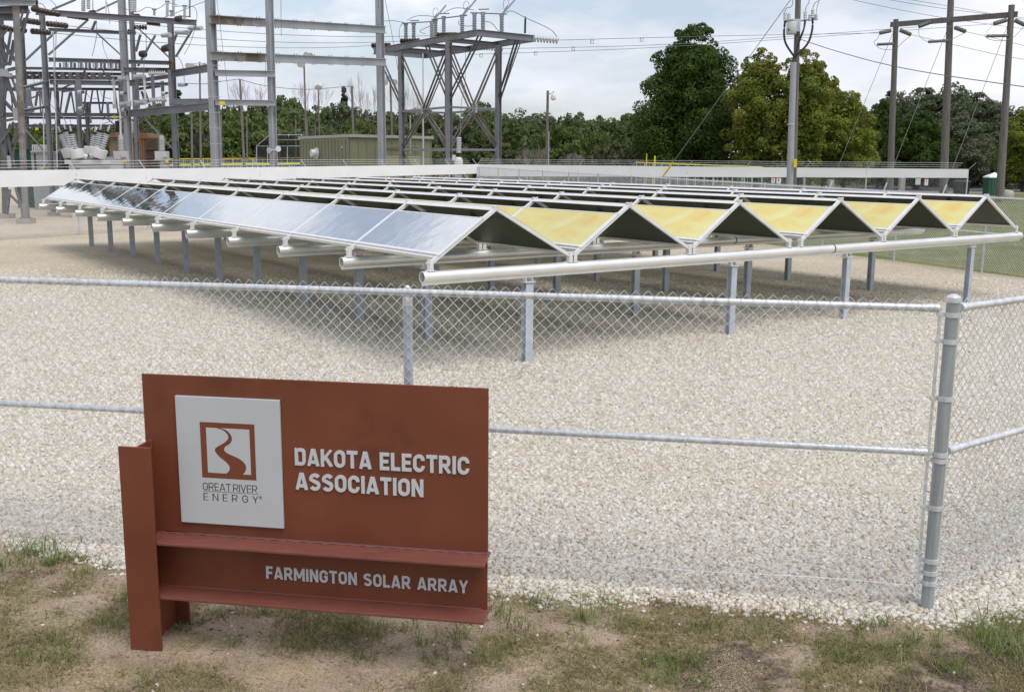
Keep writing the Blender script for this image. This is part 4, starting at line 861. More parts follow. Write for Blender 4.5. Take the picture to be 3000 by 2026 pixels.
one('platform_beam', lambda b: ibm(b, 104, 9, 40.5, 104, 26, 46.5, .2, .22), M['steel_dark'], t)
for (xa, ya, xb, yb, w) in ((84, 29, 47, 183, .12), (68, 30, 30, 190, .10), (32, 91, 16, 193, .12), (40, 118, 27, 192, .11), (3, 116, 45, 179, .12), (20, 88, 3, 111, .10), (0, 150, 12, 192, .1), (4, 120, 20, 190, .1), (0, 283, 48, 334, .13), (18, 224, 52, 325, .12), (35, 228, 50, 270, .08), (12, 215, 2, 330, .13), (20, 225, 6, 340, .12), (0, 340, 46, 338, .17), (0, 356, 42, 349, .12), (40, 360, 0, 420, .12), (52, 360, 38, 420, .1), (0, 380, 22, 480, .12), (20, 395, 40, 480, .1), (55, 370, 30, 490, .09), (7, 547, 66, 608, .09), (45, 550, 62, 606, .08), (28, 555, 20, 628, .12), (0, 493, 62, 496, .12), (0, 212, 46, 200, .15)):
    one('brace', lambda b: brm(b, xa, ya, 42.2, xb, yb, 42, w, w*.7), M['steel_dark'], t)
for p_, s_ in (((12, 213, 42), (.35, .04, .3)), ((46, 335, 41.6), (.2, .04, .5)), ((26, 220, 42), (.25, .05, .16)), ((27, 475, 41.8), (.14, .05, .5))): one('gusset_plate', lambda b: b.box(at(*p_), s_), M['steel_light'], t)

# ---- middle bus structure behind
t = thing('bus_gantry', Vector((at(148, 490, 47).x, 47, 0)), 'grey steel gantry of long stacked horizontal beams at the left', 'steel frame')
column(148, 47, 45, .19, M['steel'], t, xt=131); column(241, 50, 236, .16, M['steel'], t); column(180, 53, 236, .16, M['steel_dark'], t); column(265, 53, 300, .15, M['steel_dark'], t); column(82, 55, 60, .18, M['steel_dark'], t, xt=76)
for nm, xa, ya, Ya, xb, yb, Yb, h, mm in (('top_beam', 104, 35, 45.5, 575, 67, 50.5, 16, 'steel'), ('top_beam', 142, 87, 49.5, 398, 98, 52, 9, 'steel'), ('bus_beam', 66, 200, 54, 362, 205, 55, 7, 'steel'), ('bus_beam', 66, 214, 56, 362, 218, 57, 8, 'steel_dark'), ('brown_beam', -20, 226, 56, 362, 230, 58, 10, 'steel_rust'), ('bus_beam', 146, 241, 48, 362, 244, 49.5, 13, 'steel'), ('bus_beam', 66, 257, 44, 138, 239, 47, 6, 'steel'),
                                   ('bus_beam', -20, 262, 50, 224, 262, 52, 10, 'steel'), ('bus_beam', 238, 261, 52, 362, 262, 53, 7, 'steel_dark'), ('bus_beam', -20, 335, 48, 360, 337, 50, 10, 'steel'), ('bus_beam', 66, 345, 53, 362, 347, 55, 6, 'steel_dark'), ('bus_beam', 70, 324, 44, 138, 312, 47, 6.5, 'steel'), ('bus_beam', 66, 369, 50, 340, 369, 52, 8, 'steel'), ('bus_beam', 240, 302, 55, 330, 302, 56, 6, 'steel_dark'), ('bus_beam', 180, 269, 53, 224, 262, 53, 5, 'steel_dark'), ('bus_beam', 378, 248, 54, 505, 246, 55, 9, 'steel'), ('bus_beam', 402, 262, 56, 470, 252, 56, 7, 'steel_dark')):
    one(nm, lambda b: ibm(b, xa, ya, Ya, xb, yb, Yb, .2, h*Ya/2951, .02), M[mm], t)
for (x0, x1, ya, yb, Y) in ((78, 92, 253, 329, 46), (224, 240, 235, 335, 48.4), (260, 267, 307, 360, 54), (313, 320, 300, 350, 54), (473, 482, 240, 316, 55)):
    one('mount_plate', lambda b: b.box(at((x0+x1)/2, (ya+yb)/2, Y), ((x1-x0)*Y/2951, .05, (yb-ya)*Y/2951)), M['steel'], t)
for (xa, ya, xb, yb) in ((206, 270, 192, 330), (165, 92, 75, 177), (221, 0, 154, 28), (74, 378, 142, 458), (82, 268, 98, 328), (110, 268, 104, 310), (120, 266, 126, 306), (84, 268, 76, 318), (280, 62, 268, 92), (425, 270, 436, 300), (415, 268, 425, 298), (160, 455, 178, 436)):
    one('brace', lambda b: brm(b, xa, ya, 50, xb, yb, 50.4, .10, .07), M['steel'], t)
RB = random.Random(5)
for k in range(16):
    x = 30+k*20+RB.uniform(-6, 6); one('hanger', lambda b: brm(b, x, 262, 53.5, x+RB.uniform(-14, 14), 332, 53.8, .07, .05), M['steel_dark'], t)
for k in range(12):
    x = 75+k*22; one('bus_bracket', lambda b: b.box(at(x, 222, 56.4), (.22, .2, .34)), M['steel_dark'], t)
for (xa, ya, xb, yb) in ((146, 241, 66, 257), (64, 300, 138, 268), (300, 337, 340, 369), (180, 336, 160, 369), (224, 240, 176, 262), (300, 205, 330, 248), (250, 205, 232, 240), (66, 218, 40, 260)):
    one('knee_brace', lambda b: brm(b, xa, ya, 51.5, xb, yb, 51.7, .09, .06), M['steel_dark'], t)
one('pipe_drop', lambda b: [b.tube(at(x, ya, 47.6), at(x2, yb, 47.6), .03, n=6) for x, ya, x2, yb in ((156, 94, 168, 490), (122, 30, 130, 490), (272, 0, 272, 30), (310, 0, 311, 38))], M['galv'], t)
one('warning_plate', lambda b: (b.box(at(108, 378, 49.8), (.15, .02, .1)), b.box(at(268, 377, 49.8), (.14, .02, .09))), M['yellow'], t)
# small pin insulators along the back bus
NTH = 'first second third fourth fifth sixth seventh eighth ninth tenth eleventh twelfth thirteenth fourteenth fifteenth sixteenth seventeenth eighteenth nineteenth twentieth twenty-first twenty-second twenty-third twenty-fourth twenty-fifth twenty-sixth'.split()
for k in range(26):
    x = 176+k*7.3+(3 if k % 3 else 0); hh = 18+6*((k*7) % 3); 
    s = thing('post_insulator', at(x, 202, 54.6), NTH[k]+' small post insulator from the left on the rear bus beams', 'insulator', 'small insulators on the rear bus')
    one('insulator', lambda b: bushing(b, at(x, 203, 54.6), at(x, 203-hh, 54.6), .06, 8, .7), M['porcelain_grey' if k % 2 else 'steel_dark'], s)
SLAB = ['upper stubby insulator on the leftmost mounting plate', 'lower stubby insulator on the leftmost mounting plate', 'upper stubby insulator on the plate above the circuit breaker', 'lower stubby insulator on the plate above the circuit breaker', 'upper stubby insulator just left of the tall switch column', 'lower stubby insulator just left of the tall switch column', 'stubby insulator half hidden behind the ribbed switches', 'pale insulator sticking out right of the rightmost switch column']
for kk, (x, y, Y) in enumerate(((86, 258, 45.6), (88, 318, 45.6), (234, 271, 48), (236, 319, 48), (358, 274, 49), (359, 322, 49), (480, 274, 54.5), (527, 249, 51))):
    s = thing('line_post_insulator', at(x, y, Y), SLAB[kk], 'insulator', 'stubby plate insulators'); w = .17 if x != 527 else .3
    one('insulator', lambda b: bushing(b, at(x-4, y, Y), at(x+(6 if x != 527 else 16), y-.5, Y-.1), .10, 5, .85), M['porcelain_grey'], s)
    one('clamp', lambda b: b.box(at(x+(9 if x != 527 else 19), y-1, Y-.1), (.12, .1, .12)), M['steel_dark'], s)

# ---- dark dead-end strings on the left and the tower
STR = [(94, 26, 44, 174, 43, 46, 7, 'upper long dark disc string under the tower platform'), (196, 45, 46.6, 258, 54, 47.6, 6, 'dark disc string touching the top beam'), (70, 60, 43, 116, 67, 44, 4, 'short dark disc string behind the brown column'), (137, 70, 44.6, 197, 76, 46, 6, 'dark disc string ending at the middle wire'), (92, 92, 43.6, 146, 96, 44.8, 5, 'dark disc string below the middle wire'), (0, 79, 42, 38, 88, 42.8, 4, 'dark disc string cut by the picture edge'), (57, 85, 43, 74, 91, 43.6, 2, 'two dark discs beside the brown column'),
       (374, 92, 54, 397, 95, 54, 4, 'four dark discs behind the rear column'), (391, 80, 54, 431, 81, 54, 5, 'dark disc string over the diagonal brace'), (430, 67, 54.5, 470, 72, 54.5, 6, 'dark disc string just below the top beam')]
for (xa, ya, Ya, xb, yb, Yb, n, lab) in STR:
    s = thing('insulator_string', at(xa, ya, Ya), lab, 'insulator string', 'dark disc insulator strings'); one('discs', lambda b: discs(b, at(xa, ya, Ya), at(xb, yb, Yb), n, .125), M['porcelain_brown'], s, True)
for (xa, ya, xb, yb, r, lab) in ((409, 159, 430, 158, .15, 'dark barrel shaped unit hanging lower in the switch frame'), (475, 145, 498, 138, .15, 'dark barrel shaped unit hanging beside the right column'), (390, 50, 411, 49, .13, 'dark pot on the top beam nearest the tall column'), (513, 57, 534, 55, .13, 'dark pot on the right end of the top beam'), (261, 40, 283, 38, .13, 'dark pot on the left part of the top beam')):
    s = thing('line_unit', at(xa, ya, 49), lab, 'line equipment'); one('body', lambda b: b.lathe(at(xa, ya, 49), at(xb, yb, 48.9)-at(xa, ya, 49), [(0, .03), (.01, r*.8), (.06, r), (.30, r), (.34, r*.85), (.36, .04)], 12), M['porcelain_brown'], s, True)
    one('ribs', lambda b: [b.lathe(at(xa, ya, 49).lerp(at(xb, yb, 48.9), f), at(xb, yb, 48.9)-at(xa, ya, 49), [(0, r*1.02), (.02, r*1.09), (.04, r*1.02)], 12, False) for f in (.25, .4, .55, .7)], M['black'], s)
for (xa, ya, xb, yb, w_) in ((554, 83, 591, 83, 'right, longest'), (516, 95, 551, 96, 'middle'), (476, 104, 499, 103, 'left, shortest')):
    s = thing('line_post_insulator', at(xa, ya, 51), w_+' pale horizontal insulator under the right end of the top beam', 'insulator', 'pale horizontal insulators'); one('insulator', lambda b: bushing(b, at(xa, ya, 51), at(xb, yb, 50.4), .115, 8, .85), M['porcelain_grey'], s)
for kk, (x, ya, yb, Y, r) in enumerate(((244, 33, -30, 47.5, .1), (259, 27, -30, 47.3, .09), (386, 36, -30, 49.5, .1), (394, 36, -30, 50, .1), (490, 48, 7, 49.4, .075), (508, 48, 0, 49.4, .075), (541, 58, 20, 49.8, .07), (452, 46, 30, 49.4, .06), (502, 49, 35, 49.2, .06))):
    s = thing('switch_insulator', at(x, ya, Y), ['leftmost upright insulator on the top beam, cut by the frame', 'upright insulator beside the leftmost one above a dark pot', 'upright insulator just right of the tall switch column', 'thicker upright insulator above the dark pot by the tall column', 'left of two tall paired insulators on the top beam', 'right of two tall paired insulators on the top beam', 'upright insulator at the right end of the top beam', 'short insulator midway between column and paired insulators', 'short insulator at the foot of the paired insulators'][kk], 'insulator', 'upright insulators on the top beam')
    one('insulator', lambda b: bushing(b, at(x, ya, Y), at(x, yb, Y), r, 12, .75), M['porcelain_grey'], s)
    if yb > -20: one('cap', lambda b: b.box(at(x, yb-2, Y), (.2, .08, .07)), M['steel'], s)
s = thing('switch_arm_frame', at(540, 60, 49.8), 'thin grey square frame standing on the right end of the top beam', 'frame'); one('frame', lambda b: (brm(b, 556, -20, 49.8, 556, 50, 49.8, .06), brm(b, 525, 47, 49.8, 559, 50, 49.8, .05)), M['steel'], s)

# ---- circuit breaker
t = thing('circuit_breaker', Vector((at(256, 490, 45).x, 45.6, 0)), 'pale grey circuit breaker with six ribbed bushings on drum tanks over a metal cabinet', 'circuit breaker')
pa, pb = at(199, 474, 45), at(324, 473, 45); cxm = (pa.x+pb.x)/2; wd = pb.x-pa.x; zt_ = pa.z
one('cabinet', lambda b: b.box((cxm, 45.7, zt_/2-.05), (wd, 1.3, zt_-.1)), M['white_paint'], t); one('cabinet_top', lambda b: b.box((cxm-.04, 45.65, zt_-.0), (wd+.14, 1.5, .17)), M['white_paint'], t)
one('door_seam', lambda b: (b.box((cxm-wd*.02, 45.04, zt_/2-.1), (.02, .015, zt_-.35)), b.box((cxm, 45.04, zt_-.22), (wd*.95, .012, .014))), M['grey_paint'], t); one('name_plate', lambda b: b.box((cxm-wd*.30, 45.04, zt_-.3), (.21, .012, .05)), M['teal'], t)
one('support_frame', lambda b: (b.box((cxm, 45.7, zt_+.16), (1.2, .9, .14)), b.box((cxm-.3, 45.5, zt_+.28), (.12, .9, .2)), b.box((cxm+.3, 45.5, zt_+.28), (.12, .9, .2))), M['grey_paint'], t)
for (x0, y0, x1, y1, dx0, dy0, Y) in ((221, 436, 210, 391, 222, 447, 45.0), (206, 432, 193, 385, 205, 443, 45.7), (194, 432, 178, 393, 190, 443, 46.4), (299, 434, 314, 390, 298, 446, 45.0), (286, 430, 293, 386, 283, 440, 45.7), (270, 430, 277, 392, 268, 437, 46.4)):
    ctr = at(dx0, dy0, Y); left = x1 < x0
    ax_ = (at(x1, y1, Y)-at(x0, y0, Y)).normalized(); tp = at(x0, y0+2, Y)+ax_*.02
    one('tank', lambda b: b.lathe(tp-ax_*.44+Vector((.04 if left else -.04, 0, 0)), ax_, [(0, .2), (.015, .285), (.03, .30), (.40, .30), (.425, .285), (.44, .14)], 20), M['white_paint'], t, True)
    one('tank_end', lambda b: b.tube(tp-ax_*.26+Vector((.05 if left else -.05, .02, 0)), tp-ax_*.30+Vector((.42 if left else -.42, .1, -.06)), .16, .13, 12), M['white_paint'], t, True)
    one('bushing', lambda b: bushing(b, at(x0, y0, Y-.05), at(x1, y1, Y-.05), .14, 7, .5), M['porcelain_grey'], t)
    one('bushing_cap', lambda b: b.lathe(at(x1, y1, Y-.05), at(x1, y1, Y)-at(x0, y0, Y), [(-.03, .12), (.0, .145), (.07, .145), (.09, .1)], 12), M['black'], t, True)
    one('terminal', lambda b: b.tube(at(x1, y1, Y-.05), at(x1+(x1-x0)*.5, y1-22, Y-.05), .035, n=6), M['white_paint'], t)

# ---- rusted power transformer
t = thing('power_transformer', Vector((at(368, 490, 58).x, 58, 0)), 'rust streaked brown power transformer with orange pipes and a finned radiator', 'transformer')
def blk(b, x0, y0, x1, y1, Y, dep): p, q_ = at(x0, y0, Y), at(x1, y1, Y); b.box(((p.x+q_.x)/2, Y+dep/2, (p.z+q_.z)/2), (abs(q_.x-p.x), dep, abs(p.z-q_.z)))
def gb(b, x0, y0, x1, Y, dep): p, q_ = at(x0, y0, Y), at(x1, y0, Y); b.box(((p.x+q_.x)/2, Y+dep/2, p.z/2), (abs(q_.x-p.x), dep, p.z))
one('tank', lambda b: gb(b, 318, 400, 384, 58, 2.2), M['tan_rust'], t); one('cover', lambda b: blk(b, 311, 388, 428, 403, 57.8, 2.8), M['tan_rust'], t)
for k in range(5): one('cooling_pipe', lambda b: b.tube(Vector((at(388+k*8, 403, 57.7).x, 57.7, .4)), at(388+k*8, 403, 57.7), .062, n=8), M['rust_pipe'], t, True)
one('radiator_header', lambda b: blk(b, 382, 401, 462, 406, 57.6, .5), M['rust_pipe'], t)
for k in range(13): one('radiator_fin', lambda b: gb(b, 425+k*2.8, 407, 426.6+k*2.8, 57.6, .9), M['rust_dark'], t)
one('radiator_band', lambda b: (blk(b, 424, 434, 462, 437, 57.5, .1), blk(b, 424, 460, 462, 463, 57.5, .1)), M['rust_dark'], t)
for (x, ya, yb, r, mm, n) in ((387, 385, 357, .11, 'porcelain_white', 7), (400, 384, 348, .13, 'porcelain_white', 8), (340, 374, 354, .08, 'porcelain_brown', 6), (345, 374, 354, .08, 'porcelain_brown', 6), (350, 375, 354, .08, 'porcelain_brown', 6), (414, 388, 360, .07, 'porcelain_brown', 7), (432, 385, 358, .07, 'porcelain_brown', 7)):
    one('bushing', lambda b: bushing(b, at(x, ya+12, 58.6), at(x, yb, 58.6), r, n, .6), M[mm], t)

# ---- two instrument transformers
for (x, lab, Y) in ((355, 'white ribbed instrument transformer standing left of the orange pipes', 47.4), (475, 'white ribbed instrument transformer standing right of the finned radiator', 48.5)):
    t = thing('instrument_transformer', Vector((at(x, 490, Y).x, Y, 0)), lab, 'instrument transformer'); p = at(x, 455, Y)
    one('base_box', lambda b: b.box((p.x, Y, p.z), (.52, .5, .38)), M['white_paint'], t); one('terminal_box', lambda b: (b.box((p.x+.22, Y-.28, p.z+.02), (.2, .12, .2)), b.box((p.x+.32, Y-.2, p.z+.02), (.05, .05, .3))), M['white_paint'], t)
    one('insulator', lambda b: bushing(b, at(x, 442, Y), at(x-1, 404, Y), .15, 9, .6), M['porcelain_white'], t); one('head', lambda b: b.tube(at(x-1, 404, Y), at(x-1, 397, Y), .11, n=10), M['white_paint'], t)
    one('pedestal', lambda b: b.box((p.x, Y, (p.z-.19)/2), (.14, .14, p.z-.19)), M['galv_post'], t); one('cross_plate', lambda b: b.box((p.x, Y, p.z-.21), (.62, .45, .05)), M['galv_post'], t)
    one('warning_plate', lambda b: b.box(at(x+(10 if x < 400 else 13), 472, Y-.3), (.15, .02, .13)), M['yellow'], t)
    if x > 400: one('junction_box', lambda b: b.box(at(484, 487, Y-.2), (.42, .2, .22)), M['grey_paint'], t)

# ---- control cabinet and green radiator
t = thing('control_cabinet', Vector((at(116, 499, 52).x, 52, 0)), 'plain grey two door control cabinet with a row of small bushings on top', 'cabinet')
one('body', lambda b: gb(b, 90, 446, 144, 52, .9), M['grey_paint'], t); one('roof', lambda b: blk(b, 88, 442, 146, 447, 51.9, 1.1), M['grey_paint'], t); one('door_gap', lambda b: (blk(b, 103, 450, 103.8, 520, 51.97, .02), blk(b, 104, 483, 143, 484, 51.97, .02)), M['dark'], t)
for k in range(8): one('bushing', lambda b: bushing(b, at(96+k*6, 443, 52.4), at(96+k*6, 424, 52.4), .05, 5, .6), M['porcelain_white'], t)
one('warning_plate', lambda b: b.box(at(124, 492, 51.9), (.17, .02, .1)), M['yellow'], t); one('handle', lambda b: brm(b, 128, 484, 51.9, 142, 482, 51.85, .03), M['steel_dark'], t)
t = thing('green_radiator', Vector((at(62, 499, 54).x, 54, 0)), 'dark green finned radiator bank behind the brown tower column', 'radiator')
for k in range(14): one('fin', lambda b: gb(b, 40+k*3.6, 436, 42+k*3.6, 54, .8), M['toilet_green'], t)
one('header', lambda b: blk(b, 38, 434, 92, 438, 53.9, 1.0), M['toilet_green'], t)

# ---- right switch tower
t = thing('switch_platform_tower', Vector((-3.9, 61.3, 0)), 'braced steel tower with a flat platform of upright switches, standing alone in the middle', 'switching tower')
TM, TLf, TRt = Vector((at(1316, 470, 61.3).x, 61.3, 0)), Vector((at(1178, 470, 67).x, 67, 0)), Vector((at(1459, 470, 63).x, 63, 0)); TB = TLf+TRt-TM
zP = at(1315, 117, 61.3).z
for c_ in (TM, TLf, TRt, TB): one('column', lambda b: b.ibeam(c_, Vector((c_.x, c_.y, zP-.1)), .29, .29, .03, up=(.6, .8, 0)), M['steel'], t); one('footing', lambda b: b.box(c_+UZ*.05, (.7, .7, .25)), M['concrete'], t)
cor = at(1398, 92, 59.2); lft = at(1095, 146, 69.6); rgt = at(1563, 108, 61.7); zc = (cor.z+lft.z+rgt.z)/3; cor.z = lft.z = rgt.z = zc; bk = lft+rgt-cor
for p, q_ in ((cor, lft), (cor, rgt), (rgt, bk), (lft, bk)): one('platform_beam', lambda b: b.ibeam(p+UZ*-.1, q_+UZ*-.1, .2, .36, .025), M['steel'], t)
for f in (.3, .55, .8): one('platform_joist', lambda b: b.ibeam(cor.lerp(lft, f)-UZ*.12, rgt.lerp(bk, f)-UZ*.12, .15, .26, .02), M['steel_dark'], t)
def zz(y, Y): return at(1300, y, Y).z
def face(Pa, Pb, ya):
    h1, h2, h3, h0 = zP-.2, zP*.685, zP*.37, .5; top = zP-.3; mid = (Pa+Pb)/2
    lv = lambda P_, z: Vector((P_.x, P_.y, z))
    X1 = lv(mid, zP*.60); X2 = lv(mid, .35)
    for (p, q_) in ((lv(Pa, top), X1), (lv(Pb, top), X1), (X1, lv(Pa, zP*.355)), (X1, lv(Pb, zP*.355)), (lv(Pa, zP*.335), X2), (lv(Pb, zP*.335), X2)):
        nn = (q_-p).normalized().cross(Vector((0, 1, 0))).normalized()*.09
        for s_ in (-1, 1): one('brace', lambda b: b.bar(p+nn*s_, q_+nn*s_, .09, .06), M['brace_steel'], t)
    for z_ in (zP*.60, zP*.345, .4): one('strut', lambda b: b.bar(lv(Pa, z_), lv(Pb, z_), .10, .12), M['steel'], t)
    for c_ in (X1, X2): one('gusset_plate', lambda b: b.box(c_, (.42, .08, .55)), M['steel_light'], t)
face(TLf, TM, 0); face(TM, TRt, 0); face(TB, TRt, 0); face(TLf, TB, 0)
for (c_, tgt) in ((TLf, lft.lerp(cor, .05)), (TRt, rgt.lerp(bk, .12)), (TM, cor.lerp(rgt, .05)), (TM, cor.lerp(lft, .45)), (TRt, rgt.lerp(cor, .3))):
    p = Vector((c_.x, c_.y, zP*.645)); q_ = tgt-UZ*.25; nn = (q_-p).normalized().cross(Vector((0, 1, 0))).normalized()*.09
    for s_ in (-1, 1): one('outrigger', lambda b: b.bar(p+nn*s_, q_+nn*s_, .09, .06), M['steel_dark'], t)
# switches on the platform (one thing per phase)
PH = [((1189, 113, 67.6), (1212, 113, 67.4), (1265, 107, 66.2), 'left, farthest'), ((1276, 105, 64.6), (1300, 96, 64.2), (1354, 92, 63.3), 'middle'), ((1390, 88, 60.6), (1415, 87, 60.5), (1470, 92, 60.8), 'right, nearest')]
for k, (p0, p1, p2, w_) in enumerate(PH):
    s = thing('platform_switch', at(*p0), w_+' three post switch with ribbed grey insulators on the tower platform', 'disconnect switch', 'switches on the tower platform'); H_ = 46-3*(2-k)
    tops = []
    for (x, y, Y) in (p0, p1, p2):
        one('insulator', lambda b: bushing(b, Vector((at(x, y, Y).x, Y, zc)), at(x, y-H_, Y), .135, 12, .72), M['porcelain_mid'], s); tops.append(at(x, y-H_-3, Y)); one('cap', lambda b: b.box(at(x, y-H_-2, Y), (.28, .12, .12)), M['steel'], s)
    one('blade', lambda b: (b.bar(tops[0]+UZ*.02-Vector((.25, 0, 0)), tops[2]+UZ*.02+Vector((.3, 0, 0)), .07, .06), b.bar(tops[1]+UZ*.18-Vector((.25, 0, 0)), tops[1]+UZ*.2+Vector((.35, 0, 0)), .06, .06), b.bar(tops[2], tops[2]+Vector((.35, 0, .5)), .06, .06)), M['steel'], s)
    one('open_arm', lambda b: (b.bar(tops[2]+Vector((.1, 0, .05)), tops[2]+Vector((.9, 0, 1.0)), .09, .09), b.path([tops[2]+Vector((.25+.18*math.sin(a), 0, .55+.3*math.cos(a))) for a in np.linspace(0, 6.28, 9)], .018, 4)), M['steel_light'], s)
s = thing('surge_arrester', at(1538, 98, 61.5), 'thin black ribbed arrester standing on the right end of the tower platform', 'surge arrester'); one('body', lambda b: bushing(b, at(1538, 98, 61.5), at(1539, 55, 61.5), .075, 14, .6), M['black'], s); one('cap', lambda b: b.box(at(1539, 52, 61.5), (.1, .08, .12)), M['steel'], s)
for (xa, ya, Ya, xb, yb, Yb, n, mm, lab, r_) in ((1089, 134, 69.9, 1144, 133, 69.2, 7, 'porcelain_brown', 'dark disc string at the left end of the tower platform', .16), (1173, 121, 67.2, 1230, 120, 66.6, 7, 'porcelain_brown', 'dark disc string midway along the tower platform', .16), (1281, 104, 63.4, 1339, 103, 62.6, 7, 'porcelain_brown', 'dark disc string near the front of the tower platform', .16), (1564, 113, 61.7, 1636, 119, 61.7, 8, 'porcelain_grey', 'pale grey disc string at the right end of the tower platform', .19), (1409, 139, 66.5, 1475, 143, 66.5, 9, 'porcelain_grey', 'pale grey disc string behind the front right column', .17)):
    s = thing('insulator_string', at(xa, ya, Ya), lab, 'insulator string'); one('discs', lambda b: discs(b, at(xa, ya, Ya), at(xb, yb, Yb), n, r_*1.08), M[mm], s, True)
# equipment below the tower
t = thing('voltage_transformer', Vector((at(1343, 484, 58).x, 58, 0)), 'small white voltage transformer with a ribbed neck below the platform tower', 'voltage transformer'); px = at(1343, 470, 58).x
one('body', lambda b: b.lathe((px, 58, .5), (0, 0, 1), [(0, .2), (1.7, .2), (1.72, .24), (2.15, .26), (2.3, .2), (2.35, .12)], 14), M['white_paint'], t, True); one('insulator', lambda b: bushing(b, at(1344, 448, 58), at(1345, 402, 58), .15, 10, .7), M['porcelain_grey'], t); one('pedestal', lambda b: b.box((px, 58, .25), (.5, .5, .5)), M['concrete'], t); one('side_box', lambda b: b.box(at(1330, 462, 57.9), (.18, .2, .3)), M['white_paint'], t)

# ---- olive control building
t = thing('control_building', Vector((at(1026, 480, 72).x, 72, 0)), 'low olive green metal control building with vertical siding and a round wall vent', 'building')
Pc = Vector((at(1026, 480, 72).x, 72, 0)); Pl = Vector((at(883, 480, 80).x, 80, 0)); Pr = Vector((at(1262, 480, 76).x, 76, 0)); Hh = at(1026, 402, 72).z
Pk = Pl+Pr-Pc
def wall(name, P, Q_, m=M['shed']):
    d = (Q_-P); L = d.length; d.normalize(); nn = Vector((d.y, -d.x, 0)); nn = nn if nn.y < 0 else -nn
    one('wall', lambda b: b.bar((P+UZ*Hh/2), (Q_+UZ*Hh/2), .12, Hh), m, t); k = int(L/.62); ribs = []
    for i in range(k+1):
        c = P+d*(i*L/k)+nn*.075; one('siding_rib', lambda b: b.box(c+UZ*(Hh/2-.1), (.07, .05, Hh-.2), (d, nn, UZ)), m, t)
    return d, nn, L
dL, nL, LL = wall('wall', Pc, Pl); dR, nR, LRr = wall('wall', Pc, Pr); wall('wall', Pl, Pk); wall('wall', Pr, Pk)
ctr = (Pc+Pk)/2
one('roof', lambda b: b.add([Vector((ctr.x+(p.x-ctr.x)*1.045, ctr.y+(p.y-ctr.y)*1.045, Hh+z_)) for z_ in (0, .2) for p in (Pc, Pl, Pk, Pr)], [(3, 2, 1, 0), (4, 5, 6, 7), (0, 1, 5, 4), (1, 2, 6, 5), (2, 3, 7, 6), (3, 0, 4, 7)]), M['shed_roof'], t)
f = .42; c = Pc+dL*(LL*.62)+nL*.1; c.z = at(935, 449, 76).z
one('vent_hood', lambda b: b.lathe(c, nL, [(0, .42), (.12, .42), (.13, .30), (.45, .30), (.5, .26)], 18), M['can'], t, True)
c = Pc+dR*(LRr*.63)+nR*.11
one('door', lambda b: b.box(c+UZ*(Hh*.36), (2.9, .06, Hh*.66), (dR, nR, UZ)), M['shed_door'], t); one('door_frame', lambda b: b.box(c+nR*.02+UZ*(Hh*.69), (3.0, .06, .08), (dR, nR, UZ)), M['shed_roof'], t); one('louver', lambda b: [b.box(c+nR*.02+UZ*(Hh*.83+i*.1), (2.9, .05, .05), (dR, nR, UZ)) for i in range(3)], M['shed_door'], t)
one('conduit', lambda b: (b.path([at(1184, 401, 73.4), at(1184, 449, 73.4), at(1202, 449, 73.6), at(1202, 338, 73.6)], .05, 6)), M['conduit'], t); one('wall_light', lambda b: (b.box(at(1003, 431, 73), (.14, .14, .12)), b.tube(at(1003, 434, 73.1), at(1003, 470, 73.1), .03, n=6)), M['can'], t)
s = thing('lightning_mast', Vector((at(1240, 480, 71).x, 70.4, 0)), 'thin pale lightning mast rising in front of the olive building', 'mast'); one('mast', lambda b: b.tube(Vector((at(1240, 480, 70.4).x, 70.4, 0)), at(1239, 150, 70.4), .06, .04, 8), M['galv'], s)

